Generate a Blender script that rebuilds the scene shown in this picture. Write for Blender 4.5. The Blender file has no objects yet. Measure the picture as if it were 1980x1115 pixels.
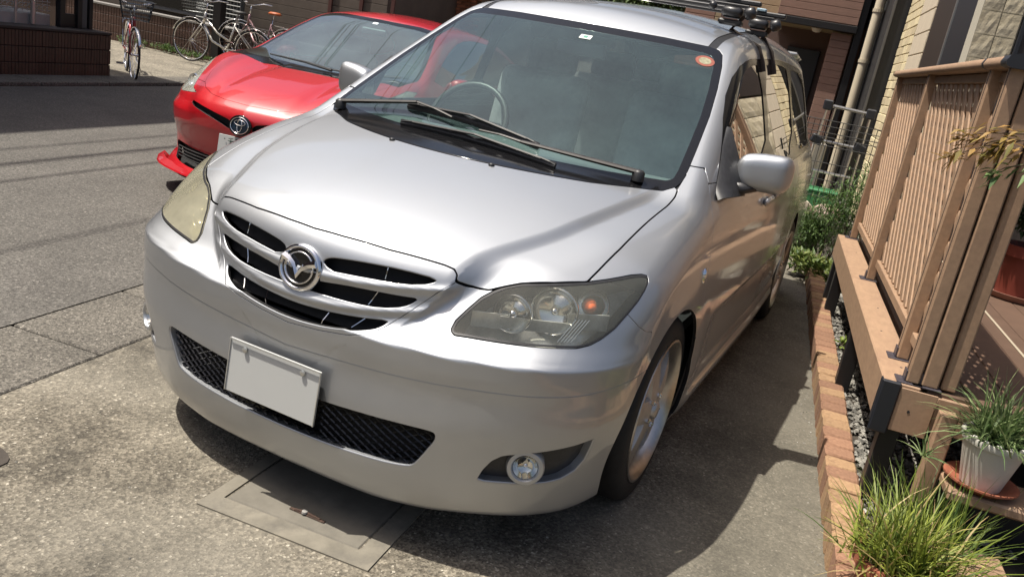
import bpy, bmesh, math, random
import numpy as np
from mathutils import Vector, Matrix
random.seed(7); rng = np.random.default_rng(7)
C = bpy.context.scene.collection
R = math.radians
# ---------------------------------------------------------------- camera, sky, sun, exposure
sc = bpy.context.scene
cam_d = bpy.data.cameras.new('camera'); cam = bpy.data.objects.new('camera', cam_d); C.objects.link(cam)
CAM = (1.41096, -1.77941, 1.46519); PITCH, ROLL, YAW, FPX = 0.291508, -0.183946, -0.403768, 1612.996
_f = Vector((math.sin(YAW)*math.cos(PITCH), math.cos(YAW)*math.cos(PITCH), -math.sin(PITCH)))
_r = Vector((math.cos(YAW), -math.sin(YAW), 0)); _d = _f.cross(_r)
_c, _s = math.cos(ROLL), math.sin(ROLL)
_r2 = _r*_c+_d*_s; _d2 = _d*_c-_r*_s
m = Matrix((_r2, -_d2, -_f)).transposed().to_4x4(); m.translation = Vector(CAM)
cam.matrix_world = m
cam_d.sensor_width = 36; cam_d.lens = 36*FPX/1980; cam_d.clip_end = 400; cam_d.clip_start = .02
sc.camera = cam
SUN = Vector((-.37, -.19, 1.0)).normalized()           # direction towards the sun
el = math.asin(SUN.z); az = math.atan2(SUN.x, SUN.y)
world = bpy.data.worlds.new('World'); sc.world = world; world.use_nodes = True
nt = world.node_tree; nt.nodes.clear()
sky = nt.nodes.new('ShaderNodeTexSky'); sky.sky_type = 'NISHITA'; sky.sun_disc = False
sky.sun_elevation = el; sky.sun_rotation = az; sky.dust_density = 6.0; sky.air_density = 1.0; sky.ozone_density = 1.0
bg = nt.nodes.new('ShaderNodeBackground'); bg.inputs[1].default_value = .095
wo = nt.nodes.new('ShaderNodeOutputWorld')
nt.links.new(sky.outputs[0], bg.inputs[0]); nt.links.new(bg.outputs[0], wo.inputs[0])
sl = bpy.data.lights.new('sun', 'SUN'); sl.energy = 4.9; sl.angle = R(.53); sl.color = (1, .94, .84)
so = bpy.data.objects.new('sun', sl); C.objects.link(so)
so.rotation_euler = SUN.to_track_quat('Z', 'Y').to_euler(); so.location = (-3, -2, 9)
sc.view_settings.view_transform = 'Standard'; sc.view_settings.look = 'None'
sc.view_settings.gamma = 1; sc.view_settings.use_curve_mapping = False
sc.view_settings.exposure = .38
sc.cycles.max_bounces = 8; sc.cycles.transparent_max_bounces = 16; sc.cycles.caustics_reflective = False; sc.cycles.caustics_refractive = False
# deck frame: n across (away from the driveway), s along the driveway
DN = Vector((.9905, .1372, 0)); DD = Vector((-.1372, .9905, 0)); DANG = math.atan2(.1372, .9905)
def P(n, s, z=0): return DN*n+DD*s+Vector((0, 0, z))
# ---------------------------------------------------------------- tags
def tag(o, label=None, cat=None, group=None, kind=None):
    if label: o['label'] = label
    if cat: o['category'] = cat
    if group: o['group'] = group
    if kind: o['kind'] = kind
    return o
def thing(name, label, cat, loc=(0, 0, 0), rz=0, group=None):
    o = bpy.data.objects.new(name, None); C.objects.link(o); o.location = loc; o.rotation_euler = (0, 0, rz)
    o.empty_display_size = .1
    return tag(o, label, cat, group)
def link(name, me, parent=None, loc=None, rot=None):
    o = bpy.data.objects.new(name, me); C.objects.link(o)
    if parent is not None: o.parent = parent
    if loc is not None: o.location = loc
    if rot is not None: o.rotation_euler = rot
    return o
def copy_tree(o, parent=None):
    c = o.copy(); C.objects.link(c); c.parent = parent
    for ch in list(o.children): copy_tree(ch, c)
    return c
# ---------------------------------------------------------------- materials
def mat(name, base=(.5, .5, .5), rough=.5, metal=0, noise=0, nscale=20, bump=0, bscale=80, coat=0, coat_r=.05, stretch=None, spec=.5, var=None, alpha=None, obj_var=0, coords='Object', detail=6, sheen=0, emit=None, bdist=.002, stain=None):
    m = bpy.data.materials.new(name); m.use_nodes = True
    nt = m.node_tree; N = nt.nodes; L = nt.links; b = N['Principled BSDF']
    b.inputs['Base Color'].default_value = (*base, 1); b.inputs['Roughness'].default_value = rough
    b.inputs['Metallic'].default_value = metal; b.inputs['Coat Weight'].default_value = coat; b.inputs['Coat Roughness'].default_value = coat_r
    b.inputs['Specular IOR Level'].default_value = spec
    tc = N.new('ShaderNodeTexCoord'); src = tc.outputs[coords]
    if stretch:
        mp = N.new('ShaderNodeMapping'); mp.inputs['Scale'].default_value = stretch; L.new(src, mp.inputs[0]); src = mp.outputs[0]
    col = None
    if noise or var:
        n = N.new('ShaderNodeTexNoise'); n.inputs['Scale'].default_value = nscale; n.inputs['Detail'].default_value = detail; n.inputs['Roughness'].default_value = .62
        L.new(src, n.inputs[0])
        cr = N.new('ShaderNodeValToRGB'); L.new(n.outputs[0], cr.inputs[0])
        lo = var[0] if var else tuple(c*(1-noise) for c in base); hi = var[1] if var else tuple(min(1, c*(1+noise)) for c in base)
        cr.color_ramp.elements[0].position = .3; cr.color_ramp.elements[1].position = .7
        cr.color_ramp.elements[0].color = (*lo, 1); cr.color_ramp.elements[1].color = (*hi, 1)
        col = cr.outputs[0]
    if stain:
        n2 = N.new('ShaderNodeTexNoise'); n2.inputs['Scale'].default_value = stain[0]; n2.inputs['Detail'].default_value = 8; n2.inputs['Roughness'].default_value = .7
        L.new(tc.outputs[coords], n2.inputs[0])
        c2 = N.new('ShaderNodeValToRGB'); c2.color_ramp.elements[0].position = stain[2]; c2.color_ramp.elements[1].position = stain[3]; L.new(n2.outputs[0], c2.inputs[0])
        mx = N.new('ShaderNodeMix'); mx.data_type = 'RGBA'; L.new(c2.outputs[0], mx.inputs[0])
        if col is not None: L.new(col, mx.inputs[6])
        else: mx.inputs[6].default_value = (*base, 1)
        mx.inputs[7].default_value = (*stain[1], 1); col = mx.outputs[2]
    if obj_var:
        oi = N.new('ShaderNodeObjectInfo'); mr = N.new('ShaderNodeMapRange'); mr.inputs[3].default_value = 1-obj_var; mr.inputs[4].default_value = 1+obj_var
        L.new(oi.outputs['Random'], mr.inputs[0])
        hs = N.new('ShaderNodeHueSaturation'); L.new(mr.outputs[0], hs.inputs['Value'])
        if col is not None: L.new(col, hs.inputs['Color'])
        else: hs.inputs['Color'].default_value = (*base, 1)
        col = hs.outputs[0]
    if col is not None: L.new(col, b.inputs['Base Color'])
    if bump:
        n = N.new('ShaderNodeTexNoise'); n.inputs['Scale'].default_value = bscale; n.inputs['Detail'].default_value = 5
        L.new(src, n.inputs[0]); bp = N.new('ShaderNodeBump'); bp.inputs['Strength'].default_value = bump; bp.inputs['Distance'].default_value = bdist
        L.new(n.outputs[0], bp.inputs['Height']); L.new(bp.outputs[0], b.inputs['Normal'])
    if emit: b.inputs['Emission Color'].default_value = (*emit[0], 1); b.inputs['Emission Strength'].default_value = emit[1]
    return m
def paint(name, base, metal, rough, coat=1, flake=.04, dust=.0):
    """car paint: metallic base with fine flake, clear coat, faint dust film"""
    m = bpy.data.materials.new(name); m.use_nodes = True; nt = m.node_tree; N = nt.nodes; L = nt.links; b = N['Principled BSDF']
    b.inputs['Base Color'].default_value = (*base, 1); b.inputs['Metallic'].default_value = metal; b.inputs['Roughness'].default_value = rough
    b.inputs['Coat Weight'].default_value = coat; b.inputs['Coat Roughness'].default_value = .035; b.inputs['Coat IOR'].default_value = 1.6
    tc = N.new('ShaderNodeTexCoord')
    n = N.new('ShaderNodeTexNoise'); n.inputs['Scale'].default_value = 900; n.inputs['Detail'].default_value = 1; L.new(tc.outputs['Object'], n.inputs[0])
    bp = N.new('ShaderNodeBump'); bp.inputs['Strength'].default_value = flake; bp.inputs['Distance'].default_value = .001; L.new(n.outputs[0], bp.inputs['Height']); L.new(bp.outputs[0], b.inputs['Normal'])
    # dirt film: blotchy, raises roughness
    n2 = N.new('ShaderNodeTexNoise'); n2.inputs['Scale'].default_value = 5; n2.inputs['Detail'].default_value = 9; n2.inputs['Roughness'].default_value = .7; L.new(tc.outputs['Object'], n2.inputs[0])
    mr = N.new('ShaderNodeMapRange'); mr.inputs[1].default_value = .35; mr.inputs[2].default_value = .75; mr.inputs[3].default_value = .03; mr.inputs[4].default_value = .03+.12*(dust > 0); L.new(n2.outputs[0], mr.inputs[0]); L.new(mr.outputs[0], b.inputs['Coat Roughness'])
    if dust:
        mx = N.new('ShaderNodeMix'); mx.data_type = 'RGBA'; m2 = N.new('ShaderNodeMapRange'); m2.inputs[1].default_value = .4; m2.inputs[2].default_value = .8; m2.inputs[3].default_value = 0; m2.inputs[4].default_value = dust
        L.new(n2.outputs[0], m2.inputs[0]); L.new(m2.outputs[0], mx.inputs[0]); mx.inputs[6].default_value = (*base, 1); mx.inputs[7].default_value = (.42, .38, .31, 1); L.new(mx.outputs[2], b.inputs['Base Color'])
    return m
def glassm(name, tint=(.8, .9, .88), ior=1.5, film=0, filmc=(.5, .6, .58), rough=0, refl=1.0):
    """thin single-sheet glass: tinted transparency, fresnel reflection, optional diffuse film"""
    m = bpy.data.materials.new(name); m.use_nodes = True; nt = m.node_tree; N = nt.nodes; L = nt.links; N.clear()
    out = N.new('ShaderNodeOutputMaterial'); tr = N.new('ShaderNodeBsdfTransparent'); tr.inputs[0].default_value = (*tint, 1)
    gl = N.new('ShaderNodeBsdfGlossy'); gl.inputs['Roughness'].default_value = rough
    fr = N.new('ShaderNodeFresnel'); ge = N.new('ShaderNodeNewGeometry'); bi = N.new('ShaderNodeMapRange'); bi.inputs[3].default_value = ior; bi.inputs[4].default_value = 1/ior; L.new(ge.outputs['Backfacing'], bi.inputs[0]); L.new(bi.outputs[0], fr.inputs[0])
    mu = N.new('ShaderNodeMath'); mu.operation = 'MULTIPLY'; mu.inputs[1].default_value = refl; mu.use_clamp = True; L.new(fr.outputs[0], mu.inputs[0])
    ms = N.new('ShaderNodeMixShader'); L.new(mu.outputs[0], ms.inputs[0])
    base = tr.outputs[0]
    if film:  # diffuse film
        df = N.new('ShaderNodeBsdfDiffuse'); df.inputs[0].default_value = (*filmc, 1)
        tc = N.new('ShaderNodeTexCoord'); n = N.new('ShaderNodeTexNoise'); n.inputs['Scale'].default_value = 2.5; n.inputs['Detail'].default_value = 9; n.inputs['Roughness'].default_value = .65; L.new(tc.outputs['Object'], n.inputs[0])
        mr = N.new('ShaderNodeMapRange'); mr.inputs[1].default_value = .3; mr.inputs[2].default_value = .8; mr.inputs[3].default_value = film*.55; mr.inputs[4].default_value = film*1.6; L.new(n.outputs[0], mr.inputs[0])
        m2 = N.new('ShaderNodeMixShader'); L.new(mr.outputs[0], m2.inputs[0]); L.new(tr.outputs[0], m2.inputs[1]); L.new(df.outputs[0], m2.inputs[2]); base = m2.outputs[0]
    L.new(base, ms.inputs[1]); L.new(gl.outputs[0], ms.inputs[2]); L.new(ms.outputs[0], out.inputs[0])
    return m
# ---------------------------------------------------------------- mesh builder
class MB:
    def __init__(s): s.v = []; s.f = []
    def add(s, vs, fs):
        o = len(s.v); s.v += [tuple(v) for v in vs]; s.f += [tuple(i+o for i in f) for f in fs]; return s
    def box(s, c, d, M=None, bev=0):
        x, y, z = d[0]/2, d[1]/2, d[2]/2
        if bev:
            b = min(bev, x*.9, y*.9, z*.9); vs = []; idx = {}
            for sx in (-1, 1):
                for sy in (-1, 1):
                    for sz in (-1, 1):
                        for a in range(3):
                            q = [sx*(x-b), sy*(y-b), sz*(z-b)]; q[a] = (sx, sy, sz)[a]*(x, y, z)[a]
                            idx[(sx, sy, sz, a)] = len(vs); vs.append(Vector(q))
            fs = []
            for a in range(3):
                u, w = [(1, 2), (2, 0), (0, 1)][a]
                for sg in (-1, 1):
                    q = []
                    for su, sw in ((-1, -1), (1, -1), (1, 1), (-1, 1)):
                        k = [0, 0, 0]; k[a] = sg; k[u] = su; k[w] = sw; q.append(idx[(*k, a)])
                    fs.append(q if sg > 0 else q[::-1])
            for a in range(3):
                u, w = [(1, 2), (2, 0), (0, 1)][a]
                for su in (-1, 1):
                    for sw in (-1, 1):
                        k1 = [0, 0, 0]; k2 = [0, 0, 0]; k1[a] = -1; k2[a] = 1; k1[u] = k2[u] = su; k1[w] = k2[w] = sw
                        q = [idx[(*k1, u)], idx[(*k2, u)], idx[(*k2, w)], idx[(*k1, w)]]
                        fs.append(q[::-1] if su*sw > 0 else q)
            for sx in (-1, 1):
                for sy in (-1, 1):
                    for sz in (-1, 1):
                        q = [idx[(sx, sy, sz, a)] for a in range(3)]
                        fs.append(q if sx*sy*sz > 0 else q[::-1])
        else:
            vs = [Vector((a*x, b_*y, c_*z)) for a in (-1, 1) for b_ in (-1, 1) for c_ in (-1, 1)]
            fs = [(0, 1, 3, 2), (4, 6, 7, 5), (0, 4, 5, 1), (2, 3, 7, 6), (0, 2, 6, 4), (1, 5, 7, 3)]
        c = Vector(c)
        vs = [(M @ v if M else v)+c for v in vs]
        return s.add(vs, fs)
    def tube(s, pts, r, n=8, cap=True, flat=None):
        pts = [Vector(p) for p in pts]; rs = r if isinstance(r, (list, tuple)) else [r]*len(pts)
        up = None; rings = []
        for i, p in enumerate(pts):
            t = (pts[min(i+1, len(pts)-1)]-pts[max(i-1, 0)]).normalized()
            if up is None: up = Vector((0, 0, 1)) if abs(t.z) < .9 else Vector((1, 0, 0))
            a = t.cross(up).normalized(); b = a.cross(t).normalized(); up = b
            k = flat if flat else 1
            rings.append([p+(a*math.cos(2*math.pi*j/n)+b*k*math.sin(2*math.pi*j/n))*rs[i] for j in range(n)])
        vs = [v for g in rings for v in g]
        fs = [(i*n+j, i*n+(j+1) % n, (i+1)*n+(j+1) % n, (i+1)*n+j) for i in range(len(pts)-1) for j in range(n)]
        if cap: fs += [tuple(range(n))[::-1], tuple((len(pts)-1)*n+j for j in range(n))]
        return s.add(vs, fs)
    def lathe(s, prof, n=24, M=None, o=(0, 0, 0), closed=False):
        """prof [(r, h)] about local z"""
        o = Vector(o); vs = []
        for r, h in prof:
            for j in range(n):
                a = 2*math.pi*j/n; v = Vector((r*math.cos(a), r*math.sin(a), h)); vs.append((M @ v if M else v)+o)
        k = len(prof); fs = [(i*n+j, i*n+(j+1) % n, (i+1)*n+(j+1) % n, (i+1)*n+j) for i in range(k-1) for j in range(n)]
        if closed: fs += [((k-1)*n+j, (k-1)*n+(j+1) % n, (j+1) % n, j) for j in range(n)]
        return s.add(vs, fs)
    def arc(s, prof, a0, a1, n=24, M=None, o=(0, 0, 0)):
        o = Vector(o); vs = []
        for r, h in prof:
            for j in range(n+1):
                a = a0+(a1-a0)*j/n; v = Vector((r*math.cos(a), r*math.sin(a), h)); vs.append((M @ v if M else v)+o)
        k = len(prof); m_ = n+1
        return s.add(vs, [(i*m_+j, i*m_+j+1, (i+1)*m_+j+1, (i+1)*m_+j) for i in range(k-1) for j in range(n)])
    def prism(s, poly, a, b, M=None, o=(0, 0, 0)):
        """poly [(x,y)] extruded local z a..b"""
        o = Vector(o); n = len(poly); vs = []
        for h in (a, b):
            for x, y in poly: v = Vector((x, y, h)); vs.append((M @ v if M else v)+o)
        return s.add(vs, [tuple(range(n))[::-1], tuple(range(n, 2*n))]+[(i, (i+1) % n, n+(i+1) % n, n+i) for i in range(n)])
    def mesh(s, name, m, smooth=False):
        me = bpy.data.meshes.new(name); me.from_pydata(s.v, [], s.f); me.materials.append(m)
        if smooth is True: me.polygons.foreach_set('use_smooth', [True]*len(me.polygons))
        elif smooth: me.shade_smooth_by_angle(smooth) if hasattr(me, 'shade_smooth_by_angle') else None
        if smooth and smooth is not True:
            me.polygons.foreach_set('use_smooth', [True]*len(me.polygons)); me.set_sharp_from_angle(angle=smooth)
        me.validate(); me.update(); return me
    def build(s, name, m, parent=None, smooth=False, loc=None, rot=None):
        return link(name, s.mesh(name, m, smooth), parent, loc, rot)
def RX(a): return Matrix.Rotation(a, 3, 'X')
def RY(a): return Matrix.Rotation(a, 3, 'Y')
def RZ(a): return Matrix.Rotation(a, 3, 'Z')
def MD(): return RZ(DANG)                         # local x -> n, local y -> s
def axis_to(d):                                     # local z -> d
    return Vector(d).normalized().to_track_quat('Z', 'Y').to_matrix()
# ---------------------------------------------------------------- numeric surface helpers
def tab(xs, ys):
    """smooth monotone table lookup (Fritsch-Carlson cubic)"""
    xs = np.array(xs, float); ys = np.array(ys, float)
    h = np.diff(xs); d = np.diff(ys)/h
    m = np.zeros(len(xs)); m[0] = d[0]; m[-1] = d[-1]
    for i in range(1, len(xs)-1):
        if d[i-1]*d[i] > 0:
            w1 = 2*h[i]+h[i-1]; w2 = h[i]+2*h[i-1]
            m[i] = (w1+w2)/(w1/d[i-1]+w2/d[i])
    def f(x):
        x = np.asarray(x, float)
        i = np.clip(np.searchsorted(xs, x)-1, 0, len(h)-1)
        t = (x-xs[i])/h[i]
        lo = t < 0; hi = t > 1; tt = np.clip(t, 0, 1)
        v = ((2*tt**3-3*tt**2+1)*ys[i]+(tt**3-2*tt**2+tt)*h[i]*m[i]+(-2*tt**3+3*tt**2)*ys[i+1]+(tt**3-tt**2)*h[i]*m[i+1])
        v = np.where(lo, ys[0]+(x-xs[0])*m[0], v)
        v = np.where(hi, ys[-1]+(x-xs[-1])*m[-1], v)
        return v
    return f
def smax(a, b, k):
    h = np.maximum(k-np.abs(a-b), 0)/k
    return np.maximum(a, b)+h*h*k*.25
def smin(a, b, k): return -smax(-a, -b, k)
def sstep(a, b, x):
    t = np.clip((x-a)/(b-a), 0, 1); return t*t*(3-2*t)

# ---------------------------------------------------------------- silver minivan body field (x right, y back, z up)
V_c = tab([0, .15, .3, .42, .487, .56, .62, .70, .78, .85, .90], [0, .002, .010, .025, .038, .060, .082, .122, .19, .29, .40])
V_low = tab([.13, .17, .22, .28, .42, .52, .60, .632, .650, .685, .74, .80, .86, .92], [.05, .022, .006, -.002, -.006, .000, -.005, -.005, .014, .056, .100, .148, .195, .27])
V_nose = tab([.45, .52, .58, .64, .70, .76, .82, .86, .90], [.03, .012, .004, .008, .016, .026, .037, .050, .075])
V_nx = tab([.48, .56, .62, .70, .78, .86], [.10, .17, .28, .37, .43, .46])
V_h = tab([-.05, .045, .15, .3, .5, .72, .865, 1.0, 1.3], [.82, .868, .912, .958, 1.006, 1.050, 1.073, 1.090, 1.11])
V_s = tab([.10, .17, .25, .45, .62, .80, .92, 1.0, 1.06, 1.15], [.84, .868, .895, .912, .916, .905, .888, .868, .845, .79])
V_t = tab([.95, 1.05, 1.1, 1.3, 1.5, 1.6, 1.7], [.862, .838, .824, .764, .696, .655, .60])
V_r = tab([1.6, 1.78, 2.0, 2.4, 3.0, 4.0, 4.7], [1.495, 1.585, 1.65, 1.705, 1.74, 1.72, 1.66])
V_q = tab([0, .15, .3, .6, 1.0, 1.4], [.36, .30, .22, .12, .075, .07])
V_seam = tab([0, .32, .6, .72, .80, .86, .90], [.523, .543, .566, .574, .579, .589, .600])
WF, WB, WR = .882, 2.87, .33
def van_f(P, want=None):
    x = np.abs(P[..., 0]); y = P[..., 1]; z = P[..., 2]
    # front fascia
    cx_ = V_c(x)
    low = V_low(z-.014*np.clip((x-.45)/.3, -.5, 1))+cx_*(1+.38*sstep(.52, .2, z))
    nx = V_nx(z)
    nose = V_nose(z)+.5*x*x+.8*np.maximum(x-nx+.02, 0)
    gz = np.where(x < nx+.02, 1.0, 0.0)*sstep(nx+.015, nx-.03, x)
    nose = nose-.0075*gz*(np.exp(-((z-(.7485+.22*x*x))/.0105)**2)+np.exp(-((z-(.6725+.33*x*x))/.0115)**2))
    Fy = smin(low, nose, .03)
    f1 = (Fy-y)*.85
    # side
    S = V_s(z)
    S = S-.062*np.clip((1.0-y)/1.0, 0, 1)**2-.05*np.clip((y-2.6)/1.6, 0, 2)**1.5
    # slight flare round the wheel arches and a sill line
    for yw in (WF, WF+WB):
        r = np.sqrt((y-yw)**2+(z-WR)**2)
        S = S+.004*sstep(.50, .37, r)
    S = S-.012*sstep(.60, .56, z)*sstep(1.3, 1.5, y)*sstep(.30, .36, z)*(y < 3.4)
    S = S+.016*sstep(.30, .26, z)*sstep(1.2, 1.35, y)*sstep(3.5, 3.3, y)
    f2 = x-S
    # hood and fender tops
    cr = tab([0, .1, .15, .5, 1.05, 1.3], [.40, .41, .42, .56, .68, .70])(y)
    H = V_h(y-cx_*.75)-V_q(y)*x*x-.016*sstep(cr-.012, cr+.035, x)+.012*sstep(cr+.0, cr+.16, x)
    f3 = (z-H)*.9
    f = smax(f1, f3, .055)
    f = smax(f, f2, .06)
    f5 = (y-(4.76-.10*(z-.6)**2-.12*x**4))
    f = smax(f, f5, .08)
    f = smax(f, .125+.035*sstep(.3, .7, x)-z, .03)
    f = np.maximum(f, (z-1.12))
    # greenhouse
    W = .935+(z-1.09)*1.80+.31*x*x
    g1 = (W-y)*.485
    T = V_t(z)-.045*np.clip((y-2.4)/1.5, 0, 2)**1.5
    g2 = (x-T)*.95
    g3 = z-(V_r(y)-.055*(x/.6)**2-.02*np.clip(x-.45, 0, 1))
    g = smax(g1, g3, .03)
    g = smax(g, g2, .06)
    g = smax(g, (y-(4.74-.42*(z-1.0)))*.9, .08)
    g = np.maximum(g, .9-z)
    u = smin(f, g, .022)
    return u
def march(f, A, B, n=40, it=22):
    """first sign change of f from A (inside) to B (outside), vectorised"""
    ts = np.linspace(0, 1, n)
    lo = np.zeros(len(A)); hi = np.ones(len(A)); done = np.zeros(len(A), bool)
    for i in range(1, n):
        v = f(A+(B-A)*ts[i])
        c = (~done) & (v > 0)
        lo[c] = ts[i-1]; hi[c] = ts[i]; done |= c
    for _ in range(it):
        m = (lo+hi)/2; v = f(A+(B-A)*m[:, None])
        o = v > 0; hi = np.where(o, m, hi); lo = np.where(o, lo, m)
    return A+(B-A)*((lo+hi)/2)[:, None]
def shell(f, xm, y0, y1, z0, z1, ya, yb, zc, hx, hy, hz, faces='FTSRB', yfine=None):
    """closed half skin (x>=0) of field f, mirrored: grid on a box pulled on to the surface towards a spine"""
    xs = np.linspace(0, xm, int(xm/hx)+1)
    if yfine:
        ys = np.concatenate([np.arange(y0, yfine, hy), np.linspace(yfine, y1, int((y1-yfine)/(hy*2.6))+1)])
    else: ys = np.linspace(y0, y1, int((y1-y0)/hy)+1)
    zs = np.linspace(z0, z1, int((z1-z0)/hz)+1)
    idx = {}; V = []; Q = []
    nx, ny, nz = len(xs), len(ys), len(zs)
    def grid(fn, a, b):
        A_, B_ = np.meshgrid(range(a), range(b), indexing='ij')
        pts = fn(A_, B_); base = sum(len(v) for v in V)
        V.append(pts.reshape(-1, 3))
        I = base+np.arange(a*b).reshape(a, b)
        Q.append(np.stack([I[:-1, :-1], I[1:, :-1], I[1:, 1:], I[:-1, 1:]], -1).reshape(-1, 4))
    st = lambda *a: np.stack(np.broadcast_arrays(*a), -1).astype(float)
    if 'F' in faces: grid(lambda i, k: st(xs[i], y0, zs[k]), nx, nz)
    if 'R' in faces: grid(lambda i, k: st(xs[nx-1-i], y1, zs[k]), nx, nz)
    if 'T' in faces: grid(lambda i, j: st(xs[i], ys[j], z1), nx, ny)
    if 'B' in faces: grid(lambda i, j: st(xs[nx-1-i], ys[j], z0), nx, ny)
    if 'S' in faces: grid(lambda j, k: st(xm, ys[j], zs[k]), ny, nz)
    V = np.concatenate(V); Q = np.concatenate(Q)
    key = np.round(V*1e4).astype(np.int64)
    _, first, inv = np.unique(key, axis=0, return_index=True, return_inverse=True)
    inv = inv.ravel(); V = V[first]; Q = inv[Q]
    C = np.stack([np.zeros(len(V)), np.clip(V[:, 1], ya, yb), np.full(len(V), zc)], 1)
    S = march(f, C, V)
    S[np.abs(V[:, 0]) < 1e-9, 0] = 0
    # triangles + mirror
    T = np.concatenate([Q[:, [0, 1, 2]], Q[:, [0, 2, 3]]])
    n = len(S); M = S.copy(); M[:, 0] *= -1
    mid = S[:, 0] == 0
    mp = np.arange(n)+n; mp[mid] = np.arange(n)[mid]
    T2 = mp[T][:, ::-1]
    V = np.concatenate([S, M]); T = np.concatenate([T, T2])
    used = np.unique(T); rm = np.full(len(V), -1); rm[used] = np.arange(len(used))
    return V[used], rm[T]
def clip_mesh(V, T, d):
    """split along d=0 -> (V,T) of d<0 part, (V,T) of d>=0 part"""
    s = d < 0
    n = s[T].sum(1)
    IN = [T[n == 3]]; OUT = [T[n == 0]]
    cutT = T[(n == 1) | (n == 2)]; NV = V
    if len(cutT):
        k = s[cutT].sum(1)
        odd = np.where(k[:, None] == 1, s[cutT], ~s[cutT])   # the lone vertex
        r = odd.argmax(1); ar = np.arange(len(cutT))
        a = cutT[ar, r]; b = cutT[ar, (r+1) % 3]; c = cutT[ar, (r+2) % 3]
        E = np.concatenate([np.stack([a, b], 1), np.stack([a, c], 1)])
        Es = np.sort(E, 1)
        U, inv = np.unique(Es, axis=0, return_inverse=True); inv = inv.ravel()
        t = d[U[:, 0]]/(d[U[:, 0]]-d[U[:, 1]]); t = np.clip(t, 1e-3, 1-1e-3)
        P = V[U[:, 0]]*(1-t)[:, None]+V[U[:, 1]]*t[:, None]
        NV = np.concatenate([V, P]); inv = inv+len(V)
        ab = inv[:len(a)]; ac = inv[len(a):]
        lone = np.stack([a, ab, ac], 1)
        o1 = np.stack([ab, b, c], 1); o2 = np.stack([ab, c, ac], 1)
        li = k == 1
        IN += [lone[li], o1[~li], o2[~li]]; OUT += [lone[~li], o1[li], o2[li]]
    def fin(L):
        T = np.concatenate(L)
        if not len(T): return np.zeros((0, 3)), np.zeros((0, 3), int)
        u = np.unique(T); rm = np.full(len(NV), -1); rm[u] = np.arange(len(u))
        return NV[u], rm[T]
    return fin(IN), fin(OUT)
def poly_sdf(P, uv):
    """signed distance to closed polygon P (k,2), negative inside"""
    P = np.asarray(P, float); uv = np.asarray(uv, float)
    d = np.full(len(uv), 1e9); ins = np.zeros(len(uv), bool)
    for i in range(len(P)):
        a = P[i]; b = P[(i+1) % len(P)]; e = b-a; w = uv-a
        t = np.clip((w@e)/(e@e+1e-12), 0, 1)
        d = np.minimum(d, ((w-t[:, None]*e)**2).sum(1))
        c = ((a[1] <= uv[:, 1]) & (b[1] > uv[:, 1])) | ((b[1] <= uv[:, 1]) & (a[1] > uv[:, 1]))
        with np.errstate(divide='ignore', invalid='ignore'):
            xi = a[0]+(uv[:, 1]-a[1])/(b[1]-a[1]+1e-15)*e[0]
        ins ^= c & (uv[:, 0] < xi)
    d = np.sqrt(d)
    return np.where(ins, -d, d)
def smooth_poly(P, r=2, closed=True):
    """Chaikin rounding"""
    P = np.asarray(P, float)
    for _ in range(r):
        Nx = np.roll(P, -1, 0)
        P = np.stack([P*.75+Nx*.25, P*.25+Nx*.75], 1).reshape(-1, P.shape[1])
    return P
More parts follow.
